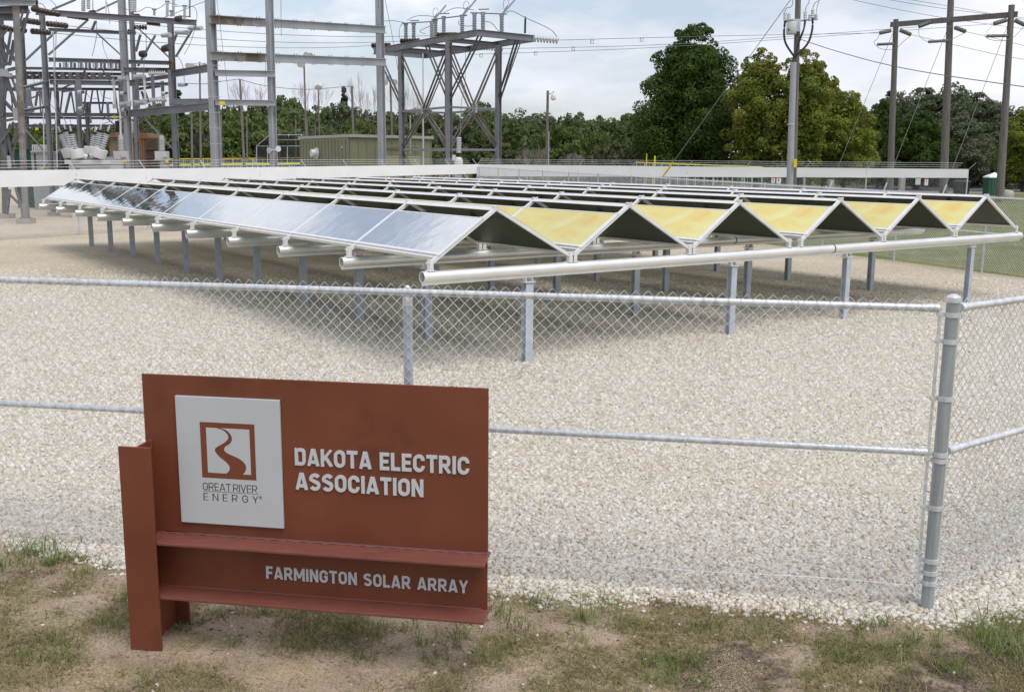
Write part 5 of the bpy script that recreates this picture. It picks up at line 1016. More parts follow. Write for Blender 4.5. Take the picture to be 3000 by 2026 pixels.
# ---- overhead wires of the substation
def wires(name, lab, curves, group='substation wires', m='line'):
    for pts, r in curves:
        b = MB(); curve(b, pts, r) if len(pts[0]) == 3 and not isinstance(pts[0], Vector) else wire(b, pts[0], pts[1], .35, r); tag(b.build(name, M[m]), lab, 'wire', group)
for w_, a_, c_ in (('upper', (258, 54, 47.6), (1281, 104, 63.4)), ('middle', (197, 76, 46), (1173, 121, 67.2)), ('lower', (146, 96, 44.8), (1089, 134, 69.9))):
    wires('bus_wire', w_+' of three wires strung from the left structure to the platform tower', [((at(*a_), at(*c_)), .013)])
JW = [([(334, 230, 48.7), (318, 180, 48.8), (303, 140, 48.9), (299, 105, 49)], 'thin looping jumper wires hanging inside the left structure'), ([(375, 220, 48.7), (365, 165, 48.8), (354, 110, 48.9), (353, 95, 49)], 0), ([(422, 210, 48.7), (422, 180, 48.8), (428, 150, 48.9), (428, 100, 49)], 0), ([(378, 318, 48.7), (372, 345, 48.6), (350, 350, 48.5), (320, 345, 48.5), (300, 352, 48.4)], 0), ([(427, 312, 48.7), (426, 340, 48.6), (405, 362, 48.5), (380, 362, 48.5), (350, 350, 48.5)], 0), ([(300, 364, 45), (305, 362, 45.5), (330, 352, 47), (337, 330, 48.6)], 0), ([(112, 210, 46), (130, 270, 46), (150, 330, 46), (170, 375, 45.6), (178, 392, 45.4)], 0), ([(165, 60, 47), (163, 160, 46.6), (160, 270, 46), (180, 330, 45.6), (198, 365, 45.4)], 0), ([(125, 215, 46.5), (140, 290, 46), (170, 330, 45.6), (185, 345, 45.4), (194, 366, 45.3)], 0), ([(205, 350, 52), (208, 368, 52), (207, 392, 50)], 0), ([(310, 0, 49), (318, 30, 49), (322, 70, 49)], 0), ([(505, 20, 49.5), (545, 18, 49.6), (572, 25, 49.8), (576, 60, 50), (560, 120, 50.5), (540, 160, 51)], 0), ([(520, 165, 51), (530, 180, 51), (538, 205, 51), (540, 245, 51)], 0), ([(146, 0, 45), (160, 12, 45.4), (167, 27, 45.8)], 0), ([(108, 8, 44), (125, 14, 44.5), (135, 28, 45)], 0), ([(283, 60, 50), (282, 110, 50), (270, 165, 51)], 0), ([(350, 20, 49.6), (400, 35, 49.4), (430, 22, 49.5), (460, 27, 49.6), (490, 10, 49.6), (520, 15, 49.6)], 0), ([(250, 262, 52), (262, 285, 52), (285, 289, 52)], 0), ([(295, 262, 52), (300, 282, 52), (325, 290, 52)], 0), ([(86, 200, 50), (100, 240, 50), (128, 300, 49), (150, 350, 47)], 0), ([(430, 60, 49.5), (480, 52, 49.5), (560, 20, 49.7), (606, 3, 47)], 0)]
wires('jumper_wire', 'thin wire slanting up to the top of the open gantry column', [(p, .014) for p, _ in JW[-1:]], 'jumpers of the left structure')
JL = ['jumper rising from the left ribbed switch', 'jumper rising from the middle ribbed switch', 'jumper rising from the right ribbed switch', 'slack jumper looping below the left ribbed switch', 'slack jumper looping below the right ribbed switch', 'jumper curving from the breaker to the ribbed switches', 'long jumper falling to the left breaker bushing', 'long jumper falling to the middle left breaker bushing', 'long jumper falling beside the second column', 'short jumper above the circuit breaker', 'short jumper falling to the top beam', 'round jumper loop at the right end of the top beam', 'thin wire falling to the right stubby insulator', 'short wire under the upper left edge', 'short wire beside the tower platform', 'thin wire hanging left of the switch braces', 'wavy wire linking the upright switch insulators', 'small sagging wire behind the left plate', 'small sagging wire left of the tall switch column', 'thin wire falling behind the brown tower column']
for (p, _), lb in zip(JW[:-1], JL): wires('jumper_wire', lb, [(p, .014)], 'jumpers of the left structure')
wires('service_wire', 'low service wire running left from the slanting wooden pole', [([(528, 244, 80), (600, 246, 82), (640, 240, 84), (700, 232, 86)], .025)], 'service wires')
wires('service_wire', 'low service wire running right from the slanting wooden pole', [([(700, 232, 86), (780, 252, 88), (900, 262, 90), (1030, 252, 92)], .025)], 'service wires')
for lb, p_, r_ in (('drop wire falling along the left column of the open gantry', [(634, -10, 45), (650, 120, 45), (672, 300, 45)], .01), ('straight drop wire hanging between the middle and right gantry columns', [(823, -10, 47), (824, 106, 47)], .012), ('slanting drop wire right of the right gantry column', [(1126, -10, 52), (1150, 110, 55), (1168, 220, 60)], .012), ('faint drop wire left of the middle gantry column', [(780, 130, 48), (776, 260, 48)], .008)): wires('drop_wire', lb, [(p_, r_)], 'drop wires')
wires('drop_wire', 'thin wire dropping from the platform tower to the small voltage transformer', [([(1364, 155, 62), (1362, 250, 60), (1352, 300, 59), (1348, 400, 58)], .014)])
for lb, pts, r_ in (('short jumper at the far left end of the tower platform', [(1122, 63, 68), (1150, 61, 68), (1183, 66, 67.6)], .018), ('hanging jumper loop at the far left switch', [(1183, 66, 67.6), (1172, 80, 67.6), (1170, 110, 67.4), (1180, 122, 67.2)], .018), ('arched jumper between the left and middle switches', [(1192, 60, 67.4), (1215, 49, 67), (1245, 46, 66), (1275, 50, 65)], .018), ('arched jumper between the middle and right switches', [(1300, 38, 64), (1325, 26, 63), (1350, 24, 62), (1388, 30, 60.6)], .018), ('looping jumper left of the middle switch', [(1262, 76, 66), (1235, 88, 66), (1232, 95, 66), (1247, 99, 66)], .018), ('small loop right of the middle switch', [(1345, 60, 63), (1345, 72, 63), (1365, 77, 63), (1390, 76, 62)], .018), ('small loop at the nearest switch', [(1420, 62, 61), (1440, 68, 61), (1455, 85, 61), (1462, 92, 61)], .018), ('long jumper arching from the nearest switch over the arrester', [(1484, 38, 60.8), (1500, 33, 61), (1539, 52, 61.5), (1600, 80, 61.7), (1622, 95, 61.7), (1637, 118, 61.7)], .02)): wires('tower_jumper', lb, [(pts, r_)], 'jumpers of the platform tower')

# ================================================================== POLES AND LINES
def pole(nm, base_px, Y, top_px, r0, r1, m, label, cat='utility pole', group=None, n=12):
    g0 = at(*base_px, Y); p0 = Vector((g0.x, Y, -.3)); p1 = at(*top_px, Y); t = thing(nm, Vector((p0.x, Y, 0)), label, cat, group)
    one('shaft', lambda b: b.tube(p0, p1, r0, r1, n), m, t, True); return t, p0, p1
t, p0, p1 = pole('utility_pole', (2327, 535), 44, (2340, -60), .165, .115, M['wood_pole'], 'tall wooden utility pole with a grey transformer can and thick grey conduit', 'utility pole')
def ln(px, py, Y=44, dy=0): return at(px, py, Y+dy)
one('conduit', lambda b: b.tube(Vector((at(2317, 535, 43.72).x, 43.72, 0)), at(2325, 183, 43.72), .155, .125, 14), M['conduit'], t, True)
one('conduit_mouth', lambda b: b.tube(at(2325, 184, 43.72), at(2328, 163, 43.72), .115, .05, 12), M['cable'], t, True)
one('conduit_joint', lambda b: b.tube(at(2316.5, 366, 43.72), at(2316.6, 363, 43.72), .16, n=14), M['galv_post'], t, True)
one('plate_strap', lambda b: b.box(at(2330, 478, 43.5), (.12, .05, .35)), M['yellow'], t)
def cyl(px, y0, y1, Y, r, b): b.lathe(at(px, y1, Y), (0, 0, 1), [(0, r*.9), (.04, r), (at(px, y0, Y).z-at(px, y1, Y).z-.06, r), (at(px, y0, Y).z-at(px, y1, Y).z, r*.8)], 16)
one('transformer_can', lambda b: cyl(2318, 60, 101, 43.5, .21, b), M['can'], t, True); one('can_lid', lambda b: b.lathe(at(2318, 61, 43.5), (0, 0, 1), [(0, .225), (.05, .225), (.08, .1)], 16), M['can'], t, True); one('can_label', lambda b: (b.box(at(2310, 88, 43.26), (.06, .02, .09)), ), M['ink'], t); one('can_bracket', lambda b: b.box(at(2332, 75, 43.8), (.3, .2, .5)), M['galv_post'], t)
for k, (x, y0, y1) in enumerate(((2300, 36, 62), (2311, 40, 58), (2359, 34, 60), (2373, 43, 62), (2381, 28, 54), (2391, 42, 60))):
    one('cable_terminal', lambda b: (b.lathe(at(x, y1, 43.7), at(x, y0, 43.7)-at(x, y1, 43.7), sheds((at(x, y0, 43.7)-at(x, y1, 43.7)).length, .075, 4, .8), 10)), M['porcelain_grey'], t)
one('terminal_arm', lambda b: (b.bar(at(2342, 62, 43.8), at(2394, 55, 43.7), .07, .07), b.bar(at(2300, 64, 43.8), at(2335, 70, 43.8), .06, .06)), M['galv_post'], t)
one('power_cable', lambda b: (curve(b, [(2300, 60, 43.7), (2297, 100, 43.6), (2303, 130, 43.6), (2326, 165, 43.6)], .045), curve(b, [(2381, 52, 43.7), (2379, 90, 43.6), (2365, 130, 43.6), (2330, 165, 43.6)], .045), curve(b, [(2359, 58, 43.7), (2355, 85, 43.6), (2342, 120, 43.6), (2329, 165, 43.6)], .045)), M['cable'], t)
one('lead_wire', lambda b: (curve(b, [(2300, 36, 43.7), (2304, 25, 43.7), (2318, 20, 43.7), (2323, 5, 43.7), (2318, -10, 43.7)], .012), curve(b, [(2359, 34, 43.7), (2362, 20, 43.7), (2369, 10, 43.7), (2372, -8, 43.7)], .012), curve(b, [(2381, 28, 43.7), (2386, 12, 43.7), (2396, 4, 43.7), (2404, 0, 43.7)], .012), curve(b, [(2391, 42, 43.7), (2394, 20, 43.7), (2400, 5, 43.7)], .010)), M['cable'], t)
anchor = gnd(1853, 640); s = thing('guy_wire', anchor, 'steel guy wire slanting from the utility pole to the ground, with a yellow guard sleeve', 'guy wire')
gt0 = at(2319, -4, 44); one('cable', lambda b: b.tube(anchor, gt0, .014, n=6), M['line'], s); dg = (gt0-anchor)
def on_guy(px):
    lo, hi = 0, 1
    for _ in range(40):
        m_ = (lo+hi)/2; p = anchor+dg*m_; xx_ = 1500+FPX*p.x/(p.y*cp-(p.z-EYE)*sp)
        if xx_ < px: lo = m_
        else: hi = m_
    return anchor+dg*lo
one('guard', lambda b: b.tube(on_guy(1940), on_guy(1967), .045, n=8), M['yellow'], s); one('grip', lambda b: b.tube(on_guy(1968), on_guy(2125), .02, n=6), M['line'], s)

# three-pole line structure on the right
t = thing('three_pole_structure', Vector((at(2775, 560, 82).x, 82, 0)), 'weathered three pole power line structure joined by one wooden crossarm', 'power line structure')
HP = [((2606, 585), 84, (2625, 57), .27), ((2763, 585), 80, (2788, -60), .30), ((2929, 585), 76, (2964, 15), .28)]
for (bp, Y, tp, r) in HP: one('pole', lambda b: b.tube(Vector((at(*bp, Y).x, Y, -.3)), at(*tp, Y), r*1.06, r*.74, 12), M['wood_pole'], t, True)
for dy_ in (-.32, .32): one('crossarm', lambda b: b.bar(at(2609, 73, 84+dy_), at(2981, 42, 76+dy_), .10, .40), M['wood_pole'], t)
for k, (x0, y0, x1, y1, Y) in enumerate(((2577, 97, 2610, 90, 83), (2637, 89, 2669, 102, 83.5), (2692, 78, 2727, 65, 81), (2797, 81, 2829, 93, 79.5), (2912, 70, 2949, 59, 76), (2974, 60, 3008, 76, 76))):
    one('strain_insulator', lambda b: bushing(b, at(x0, y0, Y), at(x1, y1, Y), .17, 7, .8), M['porcelain_dark'], t)
for (x0, y0, x1, y1, Y) in ((2570, 131, 2618, 128, 83.6), (2720, 123, 2775, 119, 79.6), (2891, 106, 2951, 105, 75.7)): one('line_post', lambda b: bushing(b, at(x1, y1, Y), at(x0, y0, Y), .12, 10, .85), M['porcelain_dark'], t)
for cv in ([(2577, 98, 83), (2570, 115, 83.4), (2560, 125, 83.5), (2580, 143, 83.5), (2620, 145, 83.5), (2640, 128, 83.5), (2668, 104, 83.5)], [(2692, 80, 81), (2694, 105, 80), (2722, 124, 79.6), (2770, 122, 79.5), (2800, 110, 79.5), (2829, 95, 79.5)], [(2912, 72, 76), (2885, 105, 75.6), (2920, 120, 75.6), (2965, 112, 75.6), (2998, 80, 75.6)]): one('jumper', lambda b: curve(b, cv, .018), M['line'], t)
for k, (x0, y0, Ya, x1, y1) in enumerate(((2618, 92, 84, 2455, 490), (2776, 85, 80, 2618, 486), (2952, 75, 76, 2792, 490))):
    top = at(x0, y0, Ya); d_ = ray(x1, y1); low = E0+d_*((Ya-4)/d_.y); e_ = top+(low-top)*(top.z/(top.z-low.z)); s = thing('guy_wire', e_, ['left', 'middle', 'right'][k]+' thin guy wire slanting down from the three pole structure', 'guy wire', 'guy wires of the three pole structure'); one('cable', lambda b: b.tube(top, e_, .02, n=5), M['line'], s)
    one('guard', lambda b: b.tube(e_, e_+(top-e_)*.10, .05, n=6), M['galv_post'], s)
LN = [([(1637, 118, 61.7), (2100, 106, 72), (2577, 97, 83)], 'upper line wire from the platform tower to the three pole structure', 0), ([(1475, 143, 66.5), (2000, 128, 73), (2692, 79, 81)], 'middle line wire from the platform tower to the three pole structure', 0), ([(1375, 160, 68), (2000, 135, 73), (2912, 70, 76)], 'lower line wire from the platform tower to the three pole structure', 0),
      ([(2340, 114, 44), (2450, 150, 42), (2600, 190, 39), (2780, 223, 36), (3100, 268, 32)], 'single wire running from the utility pole down to the right edge', 0), ([(2470, -6, 70), (2640, 30, 74), (2800, 58, 78), (3040, 90, 84)], 'lowest long wire crossing above the crossarm at the upper right', 0), ([(2570, -6, 70), (2740, 22, 74), (2900, 42, 78), (3060, 58, 84)], 'middle long wire crossing above the crossarm at the upper right', 0), ([(2630, -6, 70), (2760, 15, 74), (2900, 40, 78), (3060, 68, 84)], 'highest long wire crossing above the crossarm at the upper right', 0),
      ([(2669, 102, 83.5), (2780, 128, 80), (2920, 160, 76), (3060, 185, 72)], 'wire leaving the left pole of the three pole structure toward the right edge', 0), ([(2829, 93, 79.5), (2920, 114, 76), (3060, 150, 72)], 'wire leaving the middle pole of the three pole structure toward the right edge', 0)]
for p, lab, g_ in LN: wires('line_wire', lab, [(p, .015)], 'power lines on the right' if g_ else 'line wires')
for (x, y, Y, w_) in ((1735, 118, 64, 'square spacer on the upper line wire, nearer the tower'), (1880, 112, 67, 'square spacer on the upper line wire, nearer the big maple'), (1680, 138, 69.5, 'square spacer on the middle line wire'), (1570, 152, 69.6, 'square spacer on the lower line wire, right of the tower'), (1410, 158, 68, 'square spacer on the lower line wire, behind the tower braces')):
    s = thing('wire_spacer', at(x, y, Y), w_, 'line spacer', 'spacers on the line wires'); one('loop', lambda b: (b.path([at(x-4, y, Y), at(x+4, y, Y), at(x+3.4, y+10, Y), at(x-4.6, y+10, Y), at(x-4, y, Y)], .022, 4)), M['steel'], s)

# lamp and wooden poles behind the substation
t, p0, p1 = pole('lamp_pole', (1601, 484), 84, (1605, 266), .125, .10, M['wood_pole'], 'wooden pole with one white yard lamp, standing alone right of the tower', 'lamp pole')
one('lamp_arm', lambda b: curve(b, [(1607, 277, 83.8), (1613, 274, 83.6), (1619, 276, 83.5)], .05), M['galv'], t); one('lamp_shade', lambda b: b.lathe(at(1621, 274, 83.5), (0, 0, -1), [(-.1, .08), (.1, .1), (.12, .18), (.42, .22), (.5, .17), (.55, .02)], 12), M['white_plastic'], t, True); one('photocell', lambda b: b.tube(at(1621, 271, 83.5), at(1621, 268, 83.5), .05, n=6), M['dark'], t); one('pole_conduit', lambda b: b.tube(Vector((at(1607, 484, 83.7).x, 83.7, 0)), at(1608, 385, 83.7), .045, n=6), M['conduit'], t)
for (bx, by, tx, ty, Y, r, lab, mm) in ((716, 480, 703, 232, 86, .21, 'slanting wooden pole seen between the bus frame columns', 'wood_pole'), (648, 464, 647, 335, 105, .19, 'short wooden pole just right of the left bus frame column', 'wood_pole'), (722, 470, 723, 339, 105, .17, 'thin wooden pole right behind the slanting pole', 'wood_pole'), (1036, 400, 1031, 252, 92, .22, 'wooden pole standing behind the corner of the olive building', 'wood_pole'), (865, 450, 866, 352, 118, .2, 'short wooden pole left of the olive building roof', 'wood_pole'), (899, 400, 899, 352, 118, .2, 'short wooden pole doubling the tall floodlight pole', 'wood_pole'), (561, 490, 561, 332, 84, .17, 'thin wooden pole right of the switch frame column', 'wood_pole'), (816, 420, 817, 372, 118, .15, 'short thin pole beside the backstop', 'wood_pole'), (923, 400, 923, 361, 118, .15, 'short thin pole between two floodlight poles', 'wood_pole')):
    pole('wooden_pole', (bx, by), Y, (tx, ty), r*.56, r*.42, M[mm], lab, 'pole')
for (bx, by, tx, ty, Y, lab, heads) in ((586, 489, 585, 182, 92, 'tall floodlight pole left of the bus frame, its lamp rack just above a crossbeam', ((552, 190), (565, 193), (575, 196), (600, 190))), (897, 400, 890, 160, 100, 'tallest floodlight pole, rising above the lower crossbeam between the frame columns', ((878, 187), (884, 188), (897, 158), (909, 160))), (935, 400, 932, 248, 120, 'slim floodlight pole left of the olive building corner', ((928, 254), (936, 255))), (1151, 400, 1143, 220, 90, 'floodlight pole with a box lamp just right of the last bus frame column', ((1137, 227), (1127, 239), (1155, 238)))):
    t, p0, p1 = pole('floodlight_pole', (bx, by), Y, (tx, ty), .105, .075, M['wood_pole'], lab, 'floodlight pole')
    for (x, y) in heads: one('floodlight', lambda b: b.lathe(at(x, y, Y-.3), (.2, -.9, -.35), [(0, .08), (.15, .16), (.3, .26), (.34, .27)], 10), M['can'], t, True)
    one('lamp_bracket', lambda b: (b.bar(at(min(h[0] for h in heads), heads[0][1]-3, Y-.2), at(max(h[0] for h in heads), heads[-1][1]-3, Y-.2), .07, .07)), M['galv_post'], t)
    if tx == 1143: one('box_lamp', lambda b: (b.box(at(1156, 262, Y-.3), (.45, .3, .34)), b.box(at(1157, 247, Y-.3), (.2, .2, .4))), M['can'], t)
t, p0, p1 = pole('camera_pole', (2363, 460), 112, (2362, 143), .14, .13, M['conduit'], 'slim grey pole with a white dome camera, half hidden in the autumn tree', 'camera pole'); one('camera_arm', lambda b: b.bar(at(2362, 150, 111.8), at(2372, 151, 111.6), .09, .09), M['can'], t); one('dome_camera', lambda b: b.ball(at(2374, 156, 111.6), .28, 12, 7, 1.1), M['white_plastic'], t, True)

# ================================================================== BALL FIELD AND PARK THINGS
def pipe_fence(lab, pts, cap_m, r=.07, mesh=True, nposts=14):
    a, b_ = at(*pts[0]), at(*pts[1]); t = thing('field_fence', Vector((a.x, a.y, 0)), lab, 'field fence')
    one('top_cap', lambda b: b.tube(a, b_, r, n=6), cap_m, t)
    for i in range(nposts+1):
        p = a.lerp(b_, i/nposts); one('post', lambda b: b.tube(Vector((p.x, p.y, -.1)), p, .045, n=6), M['galv_post'], t)
    if mesh:
        L = (b_-a).length; b = MB()
        for i in range(int(L/.5)): p = a.lerp(b_, i*.5/L); b.tube((p.x, p.y, .05), p, .012, n=3, caps=False)
        for z in np.arange(.3, min(a.z, b_.z), .4): b.tube((a.x, a.y, z), (b_.x, b_.y, z), .012, n=3, caps=False)
        b.build('wire_mesh', M['wire'], t)['kind'] = 'stuff'
pipe_fence('near ball field fence with a bright yellow top cap behind the bus frame', ((380, 484, 96), (884, 479.5, 96)), M['yellow_bright'], .075)
pipe_fence('farther ball field fence with a dull yellow top cap above the bright one', ((480, 466, 118), (884, 463.5, 118)), M['yellow'], .06)
pipe_fence('ball field fence with a thin yellow cap seen over the right banner', ((1865, 476, 92), (2234, 490, 82)), M['yellow_bright'], .06)
for x, y0, y1, w_ in ((1894.6, 452, 490, 'left'), (1918.5, 459, 490, 'right')):
    s = thing('foul_pole', Vector((at(x, 480, 90).x, 90, 0)), w_+' one of two bright yellow posts in front of the big dark maple', 'yellow post'); one('post', lambda b: b.tube(Vector((at(x, 480, 90).x, 90, -.1)), at(x, y0, 90), .045 if w_ == 'left' else .075, n=8), M['yellow'], s); one('cap', lambda b: b.ball(at(x, y0, 90), .05 if w_ == 'left' else .08, 8, 4), M['yellow'], s)
# backstop cage
s = thing('backstop', Vector((at(815, 480, 112).x, 112, 0)), 'grey wire mesh baseball backstop cage left of the olive building', 'backstop'); YB = 112
bp = [((752, 428), (752, 484)), ((784, 426), (784, 484)), ((842, 426), (842, 484)), ((880, 428), (880, 484))]
for a, b_ in bp: one('post', lambda b: b.tube(at(*a, YB), at(*b_, YB), .06, n=6), M['galv_post'], s)
for a, b_ in (((752, 428), (880, 428)), ((752, 428), (790, 396)), ((790, 396), (882, 396)), ((880, 428), (884, 396)), ((784, 426), (800, 396)), ((842, 426), (846, 396)), ((790, 410), (882, 410))): one('rail', lambda b: b.tube(at(*a, YB), at(*b_, YB+(0 if b_[1] > 400 else -2)), .05, n=6), M['galv_post'], s)
b = MB()
for i in range(44): x = 752+i*3; b.tube(at(x, 428, YB), at(x, 484, YB), .026, n=3, caps=False); b.tube(at(x, 428, YB), at(790+(x-752)*.72, 396, YB-2), .026, n=3, caps=False)
for i in range(16): y = 429+i*3.5; b.tube(at(752, y, YB), at(882, y, YB), .026, n=3, caps=False)
b.build('wire_mesh', M['net'], s)['kind'] = 'stuff'
# tall net behind
s = thing('ball_net', Vector((at(760, 480, 124).x, 124, 0)), 'tall dark ball netting stretched between poles in front of the treeline', 'net'); b = MB()
for i in range(60): x = 560+i*5.6; b.tube(at(x, 389+4*math.sin(i*.35), 124), at(x, 478, 124), .02, n=3, caps=False)
for i in range(18): y = 393+i*5; b.path([at(560+k*40, y+(4*math.sin(k*2.5)*(1-i/18)), 124) for k in range(9)], .02, 3)
b.build('netting', M['net'], s)['kind'] = 'stuff'
for x in (560, 720, 890): one('post', lambda b: b.tube(Vector((at(x, 480, 124).x, 124, 0)), at(x, 385, 124), .08, n=6), M['wood_pole'], s)
# mound
g = MB(); cM = Vector((at(1320, 480, 82).x, 84, 0)); n_ = 24; vs = []; fs = []
for j in range(7):
    for i in range(n_):
        a = 2*math.pi*i/n_; rr = (1-j/6.0); R_ = 2.3*rr*(1+.25*mnoise.noise(Vector((math.cos(a)*1.3, math.sin(a)*1.3, j*.3)))); vs.append((cM.x+R_*math.cos(a)*1.2, cM.y+R_*math.sin(a), max(-.06, 2.3*(1-rr**1.5)*(1+.15*mnoise.noise(Vector((a*2, j, 1))))-.06)))
for j in range(6):
    for i in range(n_): fs.append((j*n_+i, j*n_+(i+1) % n_, (j+1)*n_+(i+1) % n_, (j+1)*n_+i))
g.add(vs, fs); tag(g.build('soil_mound', M['mound'], None, True), 'low brown heap of bare soil under the platform tower', 'soil heap')
# small things by the lawn and parking lot
def block(name, x0, y0, x1, Y, m, label, cat, dep=.5, group=None):
    p, q_ = at(x0, y0, Y), at(x1, y0, Y); b = MB(); b.box(((p.x+q_.x)/2, Y, p.z/2-.03), (q_.x-p.x, dep, p.z+.06)); o = b.build(name, m); bv = o.modifiers.new('bevel', 'BEVEL'); bv.width = .05; bv.segments = 2; return tag(o, label, cat, group)
block('stone_marker', 2427, 526, 2443, 88, M['concrete'], 'left grey stone marker on the lawn under the banner', 'stone marker'); block('stone_marker', 2635, 521, 2651, 88, M['concrete'], 'right grey stone marker on the lawn under the banner, near a white sign', 'stone marker')
for k, (x0, x1, y0, y1, f, red, lab) in enumerate(((2260, 2271, 520, 536, .38, 1, 'left of two paired warning signs on the fence beside the utility pole'), (2275, 2288, 520, 538, .40, 1, 'right of two paired warning signs on the fence beside the utility pole'), (2682, 2697, 523, 541, .88, 0, 'pale blank grey sign on the right part of the banner fence'), (2709, 2719, 523, 543, .90, 1, 'white warning sign with red header near the right end of the banner fence'))):
    Yf = FAR1.y+(BAN1.y-FAR1.y)*f; d_ = ray((x0+x1)/2, (y0+y1)/2); nB = Vector((BAN1.y-FAR1.y, -(BAN1.x-FAR1.x), 0)); tt = (FAR1-E0).dot(nB)/d_.dot(nB); c = E0+d_*tt; Yf = c.y-.08; w_, h_ = (x1-x0)*Yf/2951, (y1-y0)*Yf/2951; c = at((x0+x1)/2, (y0+y1)/2, Yf)
    s = thing('warning_sign', c, lab, 'sign'); one('plate', lambda b: b.box(c, (w_, .012, h_)), M['white_plastic'] if red else M['can'], s)
    if red: one('header', lambda b: b.box(c+Vector((0, -.008, h_*.42)), (w_*.96, .008, h_*.14)), M['red'], s); one('print', lambda b: (b.box(c+Vector((-.01, -.008, .02)), (w_*.25, .008, h_*.3)), b.box(c+Vector((0, -.008, -h_*.3)), (w_*.7, .008, .01))), M['red' if k == 3 else 'ink'], s)
Yb = 78; p, q_ = at(2800, 535, Yb), at(2836, 535, Yb); s = thing('trash_bin', Vector(((p.x+q_.x)/2, Yb, 0)), 'black wheeled trash bin at the edge of the parking lot', 'trash bin'); cx_ = (p.x+q_.x)/2; hw = (q_.x-p.x)/2; zt2 = p.z
one('body', lambda b: b.add([Vector((cx_+sx*hw*k_, Yb+sy*.5*k_, z_)) for z_, k_ in ((0.02, .78), (zt2, 1)) for sx, sy in ((-1, -1), (1, -1), (1, 1), (-1, 1))], [(3, 2, 1, 0), (4, 5, 6, 7), (0, 1, 5, 4), (1, 2, 6, 5), (2, 3, 7, 6), (3, 0, 4, 7)]), M['black'], s); one('lid', lambda b: b.add([Vector((cx_+sx*hw*k_, Yb+sy*.55*k_, z_)) for z_, k_ in ((zt2+.01, 1.06), (zt2+.08, 1.06), (zt2+.2, .7)) for sx, sy in ((-1, -1), (1, -1), (1, 1), (-1, 1))], [(3, 2, 1, 0), (8, 9, 10, 11)]+[(r*4+i, r*4+(i+1) % 4, r*4+4+(i+1) % 4, r*4+4+i) for r in (0, 1) for i in range(4)]), M['black'], s)
Yb = 92; p, q_ = at(2893, 520, Yb), at(2921, 520, Yb); cx_ = (p.x+q_.x)/2+.08; s = thing('portable_toilet', Vector((cx_, Yb, 0)), 'dark green portable toilet with a white peaked roof beside the right line pole', 'portable toilet'); zt3 = at(2893, 521, Yb).z+.0; hw = .62; zt3 = 1.75
zb = at(2900, 521, Yb).z
one('cabin', lambda b: b.box((cx_, Yb, zb/2), (1.16, 1.16, zb)), M['toilet_green'], s); one('door', lambda b: b.box((cx_, Yb-.6, zb*.47), (.72, .04, zb*.88)), M['toilet_green'], s); one('vent_slot', lambda b: [b.box((cx_+dx_, Yb-.59, zb*.94), (.2, .03, .05)) for dx_ in (-.35, .35)], M['black'], s)
one('roof', lambda b: b.add([Vector((cx_+sx*.64, Yb+sy*.64, z_)) for z_ in (zb+.003, zb+.1) for sx, sy in ((-1, -1), (1, -1), (1, 1), (-1, 1))]+[Vector((cx_+.1, Yb, zb+.5))], [(3, 2, 1, 0), (0, 1, 5, 4), (1, 2, 6, 5), (2, 3, 7, 6), (3, 0, 4, 7), (4, 5, 8), (5, 6, 8), (6, 7, 8), (7, 4, 8)]), M['white_plastic'], s)
c = at(2952, 561, 80); c.z = .3; vs = []; 
b = MB(); b.ball(c, .5, 14, 9, .85); b.v = [tuple(Vector(v)+(Vector(v)-c).normalized()*.16*mnoise.noise(Vector(v)*2.2)) for v in b.v]; tag(b.build('boulder', M['stone'], None, True), 'pale rounded boulder beside the right line pole', 'boulder')

# ================================================================== TREES
M['leaf_maple'] = leaf_mat('maple_leaves', (0.030, 0.056, 0.011), (0.055, 0.090, 0.018), (0.092, 0.134, 0.030), .32, .35)
M['leaf_autumn'] = leaf_mat('autumn_leaves', (0.092, 0.140, 0.024), (0.162, 0.198, 0.034), (0.28, 0.215, 0.042), .25, .28)
M['leaf_yellow'] = leaf_mat('yellowing_leaves', (0.10, 0.15, 0.025), (0.178, 0.22, 0.035), (0.28, 0.255, 0.048), .25, .3)
M['leaf_far'] = leaf_mat('treeline_leaves', (0.072, 0.102, 0.040), (0.112, 0.148, 0.056), (0.165, 0.195, 0.084), .32, .15)  # leaf colours lightened to stand for distance haze
M['leaf_light'] = leaf_mat('light_green_leaves', (0.076, 0.115, 0.032), (0.116, 0.160, 0.046), (0.172, 0.198, 0.070), .32, .2)
M['leaf_willow'] = leaf_mat('grey_green_willow_leaves', (0.062, 0.086, 0.040), (0.112, 0.140, 0.072), (0.205, 0.225, 0.15), .3, .3)
M['leaf_olive'] = leaf_mat('olive_brush_leaves', (0.065, 0.075, 0.042), (0.105, 0.11, 0.065), (0.15, 0.15, 0.10), .2, .3)
M['leaf_spruce'] = leaf_mat('dark_conifer_needles', (0.014, 0.028, 0.013), (0.024, 0.044, 0.019), (0.040, 0.062, 0.028), .12, .3)
